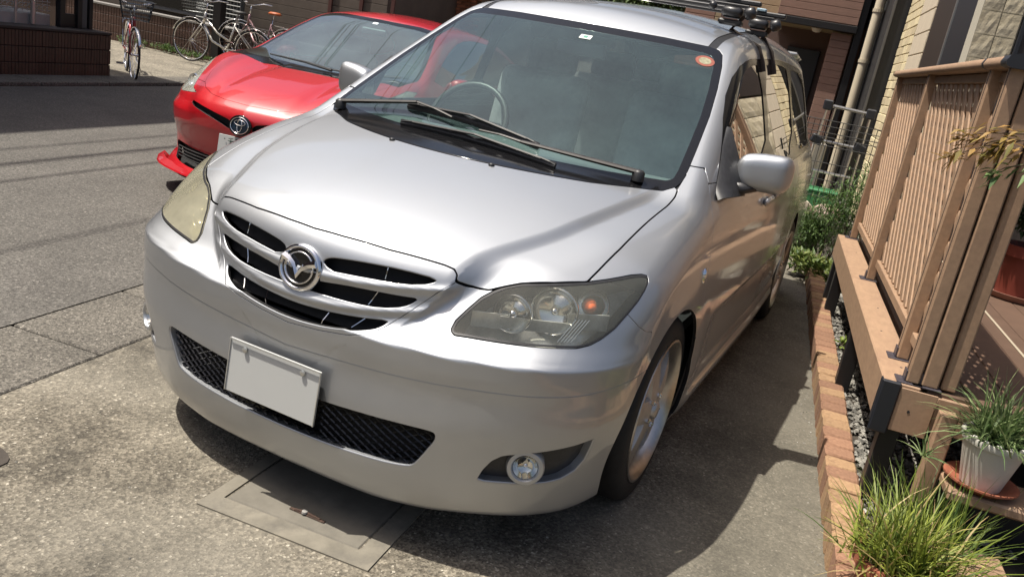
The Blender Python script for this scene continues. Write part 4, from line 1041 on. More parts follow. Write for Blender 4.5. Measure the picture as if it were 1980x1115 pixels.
b = MB(); b.box((.245, .055, .002), (.125, .012, .005), RZ(-.05), bev=.002); b.tube([(.20, .055, .005), (.24, .058, .007), (.29, .052, .005)], .004, 6); b.build('lifting_handle', rust, hat)
b = MB(); b.lathe([(.010, 0), (.009, .006), (.001, .008)], 8, None, (.235, .055, .006)); b.build('handle_bolt', mat('grey_bolt', (.3, .29, .27), .6), hat)
# ================================================================ BRICK EDGING
brick_m = mat('buff_brick', (.42, .26, .13), .9, var=((.25, .15, .08), (.39, .25, .14)), nscale=70, bump=.6, bscale=150, obj_var=.14, bdist=.004, detail=10, stain=(26, (.20, .12, .07), .50, .68))
brick_r = mat('russet_brick', (.27, .12, .07), .9, var=((.20, .105, .065), (.32, .18, .11)), nscale=70, bump=.6, bscale=150, obj_var=.16, bdist=.003, detail=10)
mortar_m = mat('mortar', (.22, .17, .11), .95, noise=.25, nscale=40, bump=.5, bscale=200)
edge = thing('brick_edging', 'low buff brick edging along the right side of the driveway', 'brick edging')
bme = []
for v in range(4):
    b = MB(); b.box((0, 0, 0), (.118, .096, .115), bev=.008)
    b.v = [(x+rng.normal(0, .0012), y+rng.normal(0, .0012), z+rng.normal(0, .0012)) for x, y, z in b.v]
    bme.append((b.mesh('brick', brick_m), b.mesh('brick', brick_r)))
s_ = -2.2
while s_ < 5.5:
    k = rng.random() < .38
    o = link('brick', bme[int(rng.integers(4))][int(k)], edge, P(1.712+rng.normal(0, .002), s_+.051, .052+rng.normal(0, .0018)), (rng.normal(0, .008), rng.normal(0, .008), DANG+rng.normal(0, .008)))
    s_ += .102
MB().box(P(1.712, 1.65, .044), (.104, 7.7, .10), MD()).build('mortar_bed', mortar_m, edge)
# ================================================================ GRAVEL (uncountable)
b = MB(); peb = [((0, 0, 1), (1, 0, .1), (0, 1, 0), (-1, .1, .1), (0, -1, .1))]
vs, fs = [], []
N_ = 5200
nn = 1.785+rng.random(N_)*.50; ss = 1.0+rng.random(N_)*4.3; hh = rng.random(N_)
for i in range(N_):
    if ss[i] > 4.3 and nn[i] > 2.1: continue
    r_ = .007+.009*rng.random(); c = P(nn[i], ss[i], .062+.012*hh[i]); o_ = len(vs); a0 = rng.random()*6.28; t_ = rng.normal(0, .3, 2)
    for j in range(5):
        a = a0+j*1.2566; vs.append((c.x+r_*math.cos(a)*(1+.2*rng.normal()), c.y+r_*math.sin(a)*(1+.2*rng.normal()), c.z+r_*t_[0]*math.cos(a)))
    vs.append((c.x, c.y, c.z+r_*.75)); vs.append((c.x, c.y, c.z-r_*.7))
    fs += [(o_+j, o_+(j+1) % 5, o_+5) for j in range(5)]+[(o_+(j+1) % 5, o_+j, o_+6) for j in range(5)]
gm_ = agg('white_gravel', (.20, .19, .165), (.10, .095, .085), (.32, .305, .27), (.48, .46, .42), sc1=45, patch_amt=.2)
o = MB().add(vs, fs).build('gravel', gm_); tag(o, 'white and grey gravel between the brick edging and the deck', 'gravel', kind='stuff')
MB().add([P(1.765, -3, .055), P(4.2, -3, .055), P(4.2, 9, .055), P(1.765, 9, .055)], [(0, 1, 2, 3)]).build('soil', mat('dark_soil', (.045, .038, .03), .95, noise=.5, nscale=25, bump=.6, bscale=60))['kind'] = 'structure'
gs, gf = [], []
for i in range(420):
    if i < 240: q_ = P(1.645-abs(rng.normal(0, .05)), -1+rng.random()*6.5)
    else: q_ = Vector((-1.0+2.5*rng.random(), -.9+1.6*rng.random(), 0))
    r_ = .0018+.0035*rng.random()**2; a0 = rng.random()*6.28; o_ = len(gs)
    for j in range(4): gs.append((q_.x+r_*math.cos(a0+j*1.57)*(1+.3*rng.random()), q_.y+r_*math.sin(a0+j*1.57), .0005))
    gs.append((q_.x, q_.y, r_*1.1)); gf += [(o_+j, o_+(j+1) % 4, o_+4) for j in range(4)]
o = MB().add(gs, gf).build('grit', gm_); tag(o, 'loose grit scattered on the driveway by the brick edging', 'grit', kind='stuff')
# ================================================================ TIMBER DECK
wood = mat('deck_composite_brown', (.335, .218, .138), .62, noise=.13, nscale=7, bump=.15, bscale=60, stretch=(7, 2, 7), obj_var=.06, stain=(11, (.265, .165, .110), .50, .8))
wood_d = mat('deck_board_brown', (.115, .068, .045), .65, noise=.14, nscale=6, bump=.15, bscale=60, obj_var=.10)
capm = mat('black_end_cap', (.018, .02, .026), .42)
steel_d = mat('painted_bracket_steel', (.11, .10, .12), .45, metal=.6, noise=.3, nscale=40)
deck = thing('timber_deck', 'brown raised deck with lattice rail beside the driveway', 'deck')
def bx(name, n0, n1, s0, s1, z0, z1, m, par, bev=.003, jit=0):
    o = MB().box((0, 0, 0), (n1-n0, s1-s0, z1-z0), bev=bev).build(name, m, par, loc=P((n0+n1)/2, (s0+s1)/2, (z0+z1)/2), rot=(jit, 0, DANG)); return o
ZD = .548
bx('rim_beam', 1.72, 1.846, 1.104, 4.22, .397, ZD, wood, deck, .005)
bx('end_beam', 1.782, 1.905, 1.098, 1.1035, .372, .536, wood, deck, .002)
bx('end_cap', 1.716, 1.781, 1.092, 1.108, .352, ZD+.003, capm, deck, .006)
bx('end_cap', 1.7155, 1.722, 1.095, 1.135, .390, ZD+.002, capm, deck, .003)
bx('front_beam', 1.906, 3.6, 1.108, 1.22, .40, .53, wood, deck, .004)
for i in range(12):
    n0 = 1.868+.1475*i; bx('deck_board', n0, n0+.143, 1.12, 4.20, .505, ZD-.004, wood_d, deck, .003)
bx('pale_strip', 2.372, 2.384, 1.13, 4.19, ZD-.003, ZD+.001, mat('pale_strip_tan', (.42, .36, .27), .5), deck, .001)  # thin paler line along the deck floor
post_b = mat('black_deck_post', (.013, .013, .015), .45)
for (n_, s_) in ((1.765, 2.32), (1.765, 3.80), (1.80, 1.16), (2.5, 1.3), (2.5, 2.7), (3.3, 1.3), (2.5, 4.0), (1.765, .0+4.12)):
    bx('support_post', n_-.034, n_+.034, s_-.034, s_+.034, .06, .396 if n_ < 1.9 else .5, post_b, deck, .004)
for n_, s_ in ((1.80, 3.62), (1.80, 2.20), (1.775, 1.78), (1.80, 1.30), (1.84, 3.1)): MB().lathe([(.0045, 0), (.0045, .0012), (.001, .0006)], 10, None, (0, 0, 0)).build('screw', steel_d, deck, loc=P(n_, s_, ZD))
MB().lathe([(.005, 0), (.005, .001), (.001, .001)], 10, axis_to(-DD)).build('screw', capm, deck, loc=P(1.828, 1.0975, .455))
# lattice rail
rail = thing('lattice_fence', 'brown lattice railing with round-edged handrail on the deck', 'fence')
def post(n_, s_, w=.045, d=.055, base=True):
    # narrow H-section post: web with two flanges
    bx('post', n_-w/2, n_+w/2, s_-d/2, s_+d/2, ZD+.004, 1.645, wood, rail, .005)
    bx('post_groove', n_-w/2-.0015, n_-w/2+.002, s_-d/2+.020, s_-d/2+.024, ZD+.01, 1.64, capm, rail, .0003)
    if base:
        bx('bracket', n_-w/2-.030, n_+w/2+.012, s_-d/2-.014, s_+d/2+.012, ZD, ZD+.005, steel_d, rail, .001)
        bx('bracket_tab', n_-w/2-.006, n_-w/2-.001, s_-d/2+.004, s_+d/2-.004, ZD+.004, ZD+.045, steel_d, rail, .001)
PS = [4.165, 2.845, 1.43, 1.150]
for s_ in PS: post(1.815, s_)
post(1.872, 1.150, .055, .055); post(1.935, 1.165, .05, .06, False)
hr = MB()
def rail_sec():
    pr = [(-.044, .0), (-.048, .012), (-.040, .030), (-.016, .038), (.016, .038), (.040, .030), (.048, .012), (.044, .0), (.030, -.006), (-.030, -.006)]
    return pr
def rail_run(s0, s1, nm, m, sc=1.0):
    M = Matrix((DN, Vector((0, 0, 1)), -DD)).transposed()
    pr = [(x*sc, y*sc) for x, y in rail_sec()][::-1]
    return MB().prism(pr, -s1, -s0, M, P(1.815, 0, 1.645)).build(nm, m, rail, R(50))
rail_run(1.48, 4.235, 'handrail', wood); rail_run(1.455, 1.479, 'rail_joint', capm, 1.03); rail_run(1.185, 1.454, 'handrail', wood); rail_run(1.10, 1.184, 'rail_joint', capm, 1.04)
rail_run(4.236, 4.25, 'rail_end_cap', capm, 1.02)
# second run of rail heading away from the drive at the front of the deck
bx('handrail', 1.87, 3.2, 1.10, 1.19, 1.64, 1.682, wood, rail, .012)
# lattice panels between posts
for (s0, s1) in ((2.875, 4.135), (1.46, 2.815), (1.18, 1.40)):
    nl = 1.832
    bx('bottom_rail', nl-.014, nl+.040, s0, s1, .628, .668, wood, rail, .003)
    bx('top_rail', nl-.010, nl+.030, s0, s1, 1.60, 1.636, wood, rail, .003)
    pitch = .082; wl = .042
    z0, z1 = .66, 1.61
    for layer, sg in ((0, 1), (1, -1)):
        span = (s1-s0)+(z1-z0); k = 0
        p_ = pitch*math.sqrt(2); c_ = s0-(z1-z0) if sg > 0 else s0
        while c_ < s1+(z1-z0)*(1 if sg < 0 else 0):
            # line s = c + sg*(z-z0)
            za = max(z0, z0+(s0-c_)*sg if sg > 0 else z0+(c_-s1)); zb = min(z1, z0+(s1-c_) if sg > 0 else z0+(c_-s0))
            if zb-za > .03:
                A = P(nl+.004+layer*.0085, c_+sg*(za-z0), za); B = P(nl+.004+layer*.0085, c_+sg*(zb-z0), zb)
                d = B-A; M = Matrix((DN, d.normalized(), DN.cross(d.normalized()))).transposed()
                MB().box((0, 0, 0), (.008, d.length, wl), M, bev=.002).build('lattice_strip', wood, rail, loc=(A+B)/2)
            c_ += p_
# steps at the near end
st = thing('deck_steps', 'brown composite steps at the near end of the deck', 'steps')
bx('stringer', 1.915, 1.972, 1.03, 1.09, .06, .50, wood, st, .005)
bx('stringer', 2.88, 2.94, 1.03, 1.09, .06, .50, wood, st, .005)
bx('tread', 1.975, 2.9, .885, 1.102, .262, .300, wood, st, .008)
bx('tread', 2.03, 2.19, .70, .88, .06, .12, wood, st, .008)
bx('riser', 1.99, 2.87, 1.085, 1.10, .06, .262, capm, st, .002)
# ================================================================ OWN HOUSE (stone-faced)
stone_m = mat('cream_stone_block', (.47, .41, .29), .9, var=((.38, .325, .215), (.56, .50, .37)), nscale=7, bump=.9, bscale=22, obj_var=.10, bdist=.006, detail=10)
stone_s = mat('smooth_cream_siding', (.55, .475, .36), .85, noise=.07, nscale=10, bump=.4, bscale=60, obj_var=.04)
grout = mat('pale_grout', (.44, .41, .33), .95)
dark_fr = mat('dark_brown_window_frame', (.035, .026, .022), .45)
alum = mat('brushed_aluminium', (.55, .55, .54), .32, metal=.9)
hs_ = thing('cream_stone_house', 'cream stone-faced house wall behind the deck with dark window frames', 'house')
bx('wall', 2.165, 2.60, 6.33, 8.40, .0, 3.4, grout, hs_, 0)
bx('wall', 2.165, 6.5, 4.17, 6.32, 0, .02+3.4, grout, hs_, 0) if False else None
bx('wall', 2.60, 6.5, 4.17, 12, 0, 3.4, grout, hs_, 0)
bx('upper_wall', 2.02, 6.5, 4.10, 12, 3.40, 6.2, stone_s, hs_, 0)
bx('eave', 1.60, 6.9, 3.6, 12.5, 6.2, 6.36, capm, hs_, .01)
bme2 = []
def stone_mesh(w, h, d, rough=.006):
    b = MB(); nx, nz = 5, 3
    vs = [((i/nx-.5)*w, -d/2-(rng.random()*rough*.45 if 0 < i < nx and 0 < j < nz else .001), (j/nz-.5)*h) for j in range(nz+1) for i in range(nx+1)]
    fs = [(j*(nx+1)+i, j*(nx+1)+i+1, (j+1)*(nx+1)+i+1, (j+1)*(nx+1)+i) for j in range(nz) for i in range(nx)]
    return b.add(vs, fs).mesh('stone_block', stone_m)
# face towards the camera (s = 4.15), n 2.15 .. 2.31
sm = [stone_mesh(.112, .138, .02, .012) for _ in range(5)]
for r_ in range(16):
    z_ = .62+r_*.143
    for c_, n_ in enumerate((2.150+.056, 2.150+.056+.117)):
        off = 0
        link('stone_block', sm[int(rng.integers(5))], hs_, P(n_+off, 4.160, z_), (0, 0, DANG))
bx('wall', 2.150, 2.39, 4.168, 4.40, 0, 3.39, grout, hs_, 0)
bx('window_shutter', 2.392, 3.6, 4.16, 4.30, .5, 3.3, mat('dark_shutter', (.05, .042, .038), .6, noise=.5, nscale=3, stretch=(30, 30, .3)), hs_, .002)
bx('window_frame', 2.392, 2.42, 4.13, 4.158, .5, 3.3, capm, hs_, .004)
# window recess in the side wall s 4.40 .. 6.30
bx('window_frame', 2.152, 2.22, 5.30, 6.30, 1.76, 3.2, dark_fr, hs_, .004)
bx('window_frame', 2.156, 2.22, 4.42, 5.24, 1.76, 3.2, capm, hs_, .004)
bx('window_mullion', 2.146, 2.20, 5.25, 5.29, 1.76, 3.2, alum, hs_, .003)
bx('wall', 2.175, 2.6, 4.41, 6.33, 0, 1.755, grout, hs_, 0)
bx('lintel', 2.15, 2.6, 4.41, 6.33, 3.2, 3.4, stone_s, hs_, 0)
lm_ = stone_mesh(.018, .186, .46, .012) if False else MB().box((0, 0, 0), (.03, .63, .186), bev=.006).mesh('siding_panel', stone_m)
sb_ = []
for v in range(5):
    b = MB(); nx, nz = 8, 4
    b.add([(-.015-(rng.random()*.006 if 0 < i < nx and 0 < j < nz else -.004), (.5-i/nx)*.466, (j/nz-.5)*.186) for j in range(nz+1) for i in range(nx+1)], [(j*(nx+1)+i, j*(nx+1)+i+1, (j+1)*(nx+1)+i+1, (j+1)*(nx+1)+i) for j in range(nz) for i in range(nx)])
    sb_.append(b.mesh('stone_block', stone_m))
for r_ in range(6):
    for k in range(4): link('stone_block', sb_[int(rng.integers(5))], hs_, P(2.165, 4.65+k*.474, .68+r_*.193), (0, 0, DANG))
# smooth blocks s 6.33 .. 7.25, thin courses s 7.27 .. 8.40
mm = MB().box((0, 0, 0), (.03, .905, .186), bev=.006).mesh('siding_panel', stone_s)
for r_ in range(17): link('siding_panel', mm, hs_, P(2.160, 6.795, .30+r_*.192), (0, 0, DANG))
mm2 = [MB().box((0, 0, 0), (.03, .277, .084), bev=.006).mesh('stone_course', mat('pale_yellow_stone_%d' % k, (.66-.05*k, .57-.05*k, .36-.03*k), .88, noise=.12, nscale=14, bump=.5, bscale=40, obj_var=.10)) for k in range(3)]
for r_ in range(36):
    for k in range(4): link('stone_course', mm2[int(rng.integers(3))], hs_, P(2.160+rng.normal(0, .002), 7.28+.14+k*.281, .25+r_*.088), (0, 0, DANG))
bx('corner_joint', 2.148, 2.17, 7.250, 7.272, .1, 3.4, capm, hs_, .001)
# dark service wall further along with a downpipe
dk = thing('dark_clad_wall', 'black clad side wall beyond the cream house', 'wall')
bk = mat('black_cladding', (.016, .017, .02), .5); 
for k in range(8):
    bx('cladding_panel', 2.0+.03*(k % 2), 2.5, 8.46+k*1.15, 8.46+k*1.15+1.12, 0, 5.5, bk, dk, .01)
    bx('edge_trim', 1.98, 2.005, 8.43+k*1.15, 8.45+k*1.15, 0, 5.5, mat('grey_trim_%d' % k, (.10, .10, .10), .5), dk, .002)
dp = thing('downpipe', 'beige rain downpipe against the black clad wall', 'drainpipe')
bge = mat('beige_pvc', (.50, .44, .33), .45)
MB().tube([P(1.915, 9.5, .1), P(1.915, 9.5, 2.62), P(1.98, 9.5, 2.80), P(1.99, 9.5, 3.4)], .058, 16).build('pipe', bge, dp, R(40))
for z_ in (.9, 1.9, 2.5): MB().lathe([(.060, -.02), (.067, -.02), (.067, .02), (.060, .02)], 16, None, P(1.915, 9.5, z_)).build('pipe_clip', bge, dp)
# ================================================================ WIRE FENCE, LADDER, BOXES, BUSHES at the end of the drive
wf = thing('wire_mesh_fence', 'black wire mesh fence across the end of the driveway', 'fence')
wm = mat('black_wire', (.012, .012, .012), .5)
bx('fence_base', .95, 2.12, 6.62, 6.74, 0, .30, conc_smooth, wf, .01)
v_ = MB().tube([(0, 0, 0), (0, 0, .92)], .0035, 5).mesh('wire', wm)
n_ = .98
while n_ < 2.12: link('wire', v_, wf, P(n_, 6.68, .30)); n_ += .052
h_ = MB().tube([P(.96, 6.675)-P(.96, 6.675), P(2.12, 6.675)-P(.96, 6.675)], .004, 5).mesh('wire', wm)
for z_ in (.34, .50, .66, .82, .98, 1.06, 1.10, 1.16, 1.215): link('wire', h_, wf, P(.96, 6.675, z_))
bx('fence_post', .955, .985, 6.66, 6.70, .3, 1.24, wm, wf, .003); bx('fence_post', 2.10, 2.125, 6.66, 6.70, .3, 1.24, wm, wf, .003)
ld = thing('stepladder', 'aluminium stepladder with black end caps behind the wire fence', 'ladder')
def pnt(px, s): return px
A1, A2 = P(1.545, 7.05, 1.35), P(1.955, 7.05, 1.335)
B1, B2 = P(1.50, 7.15, .30), P(1.93, 7.15, .30)
MB().tube([A1, A2], .016, 8).build('top_bar', alum, ld)
for q_ in (A1, A2): MB().box(q_, (.09, .07, .10), MD(), bev=.012).build('end_cap', capm, ld)
MB().tube([A1, B1], .018, 6, flat=.6).build('rail', alum, ld); MB().tube([A2+Vector((-.06, 0, 0)), B2+Vector((-.06, 0, 0))], .018, 6, flat=.6).build('rail', alum, ld)
MB().tube([A2, B2+Vector((.03, .1, 0))], .014, 6).build('rail', alum, ld); MB().tube([A1+Vector((.07, 0, -.02)), B1+Vector((.07, .1, 0))], .014, 6).build('rail', alum, ld)
for t in (.33, .62, .88):
    a = A1.lerp(B1, t); b_ = A2.lerp(B2, t); MB().tube([a, b_], .015, 8).build('rung', alum, ld)
    if t == .33:
        for q_ in (a, b_): MB().box(q_, (.12, .07, .09), MD() @ RY(.3), bev=.014).build('hinge', capm, ld)
bn = thing('storage_box', 'green plastic storage box behind the wire fence', 'box')
gr_m = mat('green_plastic', (.03, .17, .065), .5)
bx('box_body', 1.50, 1.86, 6.98, 7.25, .0, .50, gr_m, bn, .01); bx('box_lid', 1.49, 1.87, 6.97, 7.26, .50, .53, gr_m, bn, .012)
for n_, lb, cc in ((1.52, 'cream rounded plastic tub in front of the green box', (.55, .50, .42)), (1.80, 'pale pink rounded plastic tub in front of the green box', (.58, .44, .38))):
    o = MB().lathe([(.001, .42), (.08, .41), (.13, .37), (.145, .30), (.14, .0), (.001, 0)], 24, None, (0, 0, 0)).build('plastic_tub', mat('tub_%d' % int(n_*100), cc, .5), None, True, P(n_, 6.84, 0)); tag(o, lb, 'tub')
o = bx('side_crate', 1.52, 1.66, 7.4, 7.6, 0, .95, mat('greige_panel', (.30, .28, .25), .7), None, .01); o.name = 'utility_panel'; tag(o, 'grey utility panel standing behind the stepladder', 'panel')
# ---------------- foliage
def leaf_mat(name, a, b, tr=.25):
    m = bpy.data.materials.new(name); m.use_nodes = True; nt = m.node_tree; N = nt.nodes; L = nt.links; N.clear()
    out = N.new('ShaderNodeOutputMaterial'); g = N.new('ShaderNodeNewGeometry'); cr = N.new('ShaderNodeValToRGB'); L.new(g.outputs['Random Per Island'], cr.inputs[0])
    cr.color_ramp.elements[0].color = (*a, 1); cr.color_ramp.elements[1].color = (*b, 1)
    d = N.new('ShaderNodeBsdfPrincipled'); d.inputs['Roughness'].default_value = .55; L.new(cr.outputs[0], d.inputs['Base Color'])
    t = N.new('ShaderNodeBsdfTranslucent'); L.new(cr.outputs[0], t.inputs[0]); mx = N.new('ShaderNodeMixShader'); mx.inputs[0].default_value = tr
    L.new(d.outputs[0], mx.inputs[1]); L.new(t.outputs[0], mx.inputs[2]); L.new(mx.outputs[0], out.inputs[0]); return m
def leaf(vs, fs, c, d, up, L_, W_):
    d = Vector(d).normalized(); s = d.cross(Vector(up)); s = s.normalized() if s.length > 1e-4 else Vector((1, 0, 0)); n_ = s.cross(d)
    o = len(vs); c = Vector(c)
    vs += [c, c+d*L_*.35+s*W_/2+n_*W_*.1, c+d*L_*.4-n_*W_*.08, c+d*L_*.35-s*W_/2+n_*W_*.1, c+d*L_-n_*L_*.12]
    fs += [(o, o+1, o+2), (o, o+2, o+3), (o+1, o+4, o+2), (o+2, o+4, o+3)]
def rdir(z=0.):
    v = Vector(rng.normal(size=3)); v.z += z; return v.normalized()
def bush(name, label, cat, blobs, n, L_, W_, m, stem=None, zup=.4):
    vs, fs = [], []
    t = thing(name, label, cat, blobs[0][0] if False else (0, 0, 0))
    for i in range(n):
        c, r = blobs[int(rng.integers(len(blobs)))]
        d = rdir(.2); rad = rng.random()**.45
        p = Vector(c)+Vector((d.x*r[0], d.y*r[1], d.z*r[2]))*rad*(1+.25*math.sin(7*d.x+5*d.y+i % 7))
        if p.z < .06: continue
        leaf(vs, fs, p, (d*.6+rdir(zup)*.8), (0, 0, 1), L_*(.6+.8*rng.random()), W_*(.7+.6*rng.random()))
    o = MB().add(vs, fs).build('foliage', m, t); o['kind'] = 'stuff'
    b = MB()
    for c, r in blobs:
        for k in range(6):
            a = Vector((c[0]+rng.normal(0, r[0]*.3), c[1]+rng.normal(0, r[1]*.3), .03)); e = Vector(c)+Vector((rng.normal(0, r[0]*.4), rng.normal(0, r[1]*.4), r[2]*.5)); b.tube([a, a.lerp(e, .5)+Vector((rng.normal(0, .02), rng.normal(0, .02), 0)), e], [.006, .004, .002], 5)
    b.build('stems', stem or stem_m, t)['kind'] = 'stuff'
    return t
stem_m = mat('brown_stem', (.10, .07, .04), .8)
gfresh = leaf_mat('fresh_green_leaf', (.025, .06, .012), (.12, .20, .05))
gdark = leaf_mat('dark_green_leaf', (.008, .020, .007), (.03, .06, .018), .12)
bush('garden_bush', 'feathery green bush between the brick edging and the wire fence', 'bush', [(P(1.76, 5.45, .42), (.22, .25, .30)), (P(1.98, 5.6, .58), (.24, .3, .36)), (P(1.62, 5.55, .30), (.16, .2, .18)), (P(2.03, 5.3, .80), (.12, .2, .25))], 9000, .050, .010, gfresh, zup=.3)
bush('ground_plants', 'low leafy plants at the far end of the brick edging', 'plants', [(P(1.72, 4.95, .13), (.16, .16, .08)), (P(1.90, 4.75, .14), (.12, .2, .09)), (P(1.60, 5.15, .12), (.14, .12, .08))], 900, .055, .032, leaf_mat('broad_leaf', (.04, .09, .015), (.22, .26, .07)), zup=.8)
bush('weed_sprig', 'tiny yellow-green weed growing in the gravel', 'weed', [(P(1.80, 3.02, .11), (.03, .03, .03))], 26, .035, .02, leaf_mat('weed_leaf', (.10, .16, .02), (.30, .38, .08)), zup=1)
# slatted drain cover/gravel board look between bush and car: dark wire crate
# tuft of narrow blades
def blades(name, label, cat, c, n, L_, W_, m, spread=.9, loc_r=.05, droop=.6, par=None, rmin=.5):
    vs, fs = [], []
    for i in range(n):
        a = rng.random()*6.283; tilt = spread*rng.random()**.7; d0 = Vector((math.cos(a)*math.sin(tilt), math.sin(a)*math.sin(tilt), math.cos(tilt)))
        p = Vector(c)+Vector((rng.normal(0, loc_r), rng.normal(0, loc_r), 0)); l = L_*(rmin+(1-rmin)*rng.random()); w = W_*(.6+.6*rng.random())
        s = d0.cross(Vector((0, 0, 1)));  s = s.normalized() if s.length > 1e-3 else Vector((1, 0, 0)); s = (s+rdir()*.5).normalized()
        o = len(vs); K = 5; q = p.copy(); d = d0.copy()
        for k in range(K+1):
            ww = w*(1-(k/K)**2.2)*.5+.0003; vs += [q-s*ww, q+s*ww]
            d = (d+Vector((0, 0, -droop/K*(k/K+.2)))+Vector(rng.normal(0, .02, 3))).normalized(); q = q+d*l/K
        fs += [(o+2*k, o+2*k+1, o+2*k+3, o+2*k+2) for k in range(K)]
    o = MB().add(vs, fs).build('leaves' if par else name, m, par)
    o['kind'] = 'stuff'
    if not par: tag(o, label, cat)
    return o
grass_m = leaf_mat('yellow_green_blade', (.045, .085, .012), (.33, .38, .06), .3)
terra = mat('terracotta', (.30, .10, .055), .75, noise=.2, nscale=20, bump=.2)
gp = thing('potted_sedge', 'terracotta pot of bright yellow-green grass blades by the steps', 'potted plant', P(1.80, .44, .055))
MB().lathe([(.001, 0), (.085, 0), (.125, .145), (.135, .145), (.135, .175), (.118, .175), (.112, .15), (.001, .15)], 32).build('pot', terra, gp, R(40))
blades('leaves', None, None, (0, 0, .15), 480, .27, .0066, grass_m, spread=1.05, loc_r=.055, droop=.85, par=gp)
blades('dry_leaves', None, None, (0, 0, .15), 90, .30, .006, leaf_mat('dry_blade', (.20, .13, .05), (.48, .38, .16), .2), spread=1.35, loc_r=.06, droop=1.3, par=gp)
MB().lathe([(.001, .158), (.115, .156)], 20).build('potting_soil', mat('potting_soil', (.03, .022, .015), .95), gp)
# second, taller clump behind in the ground
blades('grass_clump', 'clump of dark green grass blades beside the black corner post', 'grass', P(1.93, .78, .05), 260, .40, .007, leaf_mat('green_blade', (.04, .08, .012), (.20, .27, .05), .25), spread=.75, loc_r=.07, droop=.5)
# white pot with spider plant on the tread
wp = thing('white_flowerpot', 'white plastic flowerpot with trailing spider plant on the step', 'potted plant', P(2.083, .985, .303)); wp['_'] = 0; del wp['_']; wp.scale = (.90,)*3
cream_w = mat('aged_white_plastic', (.58, .56, .50), .5, noise=.08, nscale=9, stain=(6, (.42, .37, .29), .55, .75))
sc_ = MB().lathe([(.001, 0), (.092, 0), (.124, .026), (.131, .026), (.131, .033), (.118, .031), (.090, .008), (.001, .008)], 36).build('saucer', terra, wp, R(40))
MB().lathe([(.001, .010), (.070, .010), (.106, .175), (.112, .178), (.116, .192), (.114, .203), (.104, .203), (.098, .180), (.001, .175)], 40).build('pot', cream_w, wp, R(35))
q = MB()
for k in range(16):
    a = k*6.283/16; q.lathe([(.001, .012), (.009, .008), (.011, 0), (.001, -.008)], 8, None, (.110*math.cos(a), .110*math.sin(a), .203))
q.build('rim_beads', cream_w, wp, True)
spid = leaf_mat('spider_plant_leaf', (.045, .10, .025), (.26, .33, .14), .25)
blades('leaves', None, None, (0, 0, .185), 340, .30, .0075, spid, spread=1.25, loc_r=.035, droop=1.5, par=wp)
# a runner with a plantlet hanging over the post
q = MB(); run_ = [Vector((-.05, -.02, .20)), Vector((-.11, -.05, .21)), Vector((-.17, -.08, .15)), Vector((-.215, -.09, .08))]
q.tube(run_, .002, 5); q.build('runner', stem_m, wp)
blades('leaves', None, None, tuple(run_[-1]), 26, .12, .006, spid, spread=1.5, loc_r=.006, droop=.9, par=wp)
# nandina sprays reaching in from the right
nm_ = leaf_mat('golden_nandina_leaf', (.16, .15, .03), (.42, .24, .07), .3); nm2 = leaf_mat('green_nandina_leaf', (.07, .14, .04), (.20, .30, .11), .3)
nd = thing('nandina_shrub', 'nandina shrub with golden and green leaf sprays in front of the lattice', 'shrub')
for (A, B, m_, n_) in (((1.88, .93, 1.445), (1.655, .90, 1.345), nm_, 70), ((1.87, .94, 1.455), (1.66, .92, 1.405), nm_, 50), ((1.90, .92, 1.375), (1.77, .90, 1.312), nm2, 30)):
    a = P(*A); b_ = P(*B); vs, fs = [], []
    q = MB(); q.tube([a+Vector((.25, 0, -.05)), a, a.lerp(b_, .6)+Vector((0, 0, .01)), b_], [.004, .003, .002, .001], 5); q.build('twig', stem_m, nd)
    for i in range(n_):
        t = rng.random()**.8; c = a.lerp(b_, t)+Vector(rng.normal(0, .022*(1-t*.6), 3)); d = ((b_-a).normalized()*1.0+rdir(-.1)*.75)
        leaf(vs, fs, c, d, (0, 0, 1), .058*(.6+.6*rng.random()), .017)
    o = MB().add(vs, fs).build('foliage', m_, nd); o['kind'] = 'stuff'
MB().tube([P(2.30, .90, .06), P(2.28, .90, .8), P(2.14, .92, 1.40)], [.012, .010, .005], 7).build('trunk', stem_m, nd)
# dark shrub in a red pot on the deck
rp = thing('shrub_in_red_pot', 'dark leafy shrub in a dark red pot on the deck', 'potted plant', P(2.66, 3.35, ZD))
redp = mat('dark_red_pot', (.17, .035, .022), .5)
MB().lathe([(.001, 0), (.115, 0), (.15, .24), (.17, .24), (.17, .30), (.15, .30), (.145, .25), (.001, .25)], 32).build('pot', redp, rp, R(40))
MB().lathe([(.001, -.0), (.19, 0), (.215, .035), (.205, .035), (.18, .01), (.001, .01)], 32).build('saucer', mat('pinkish_saucer', (.30, .16, .12), .6), rp, R(40))
vs, fs = [], []
for i in range(3200):
    d = rdir(); c = Vector((0, 0, .72))+Vector((d.x*.34, d.y*.30, d.z*.38))*rng.random()**.4; leaf(vs, fs, c, d+rdir(.2)*.7, (0, 0, 1), .055, .024)
o = MB().add(vs, fs).build('foliage', gdark, rp); o['kind'] = 'stuff'
MB().tube([(0, 0, .2), (.01, 0, .45), (0, .01, .7)], [.014, .011, .007], 7).build('trunk', stem_m, rp)
pb = thing('planter_box', 'pinkish planter box with saucer beside the red pot on the deck', 'planter', P(2.50, 3.62, ZD), DANG)
MB().box((0, 0, .06), (.26, .40, .11), bev=.02).build('planter', mat('pink_clay', (.30, .165, .13), .6), pb)
MB().box((0, 0, .119), (.22, .36, .01)).build('planter_soil', stem_m, pb)
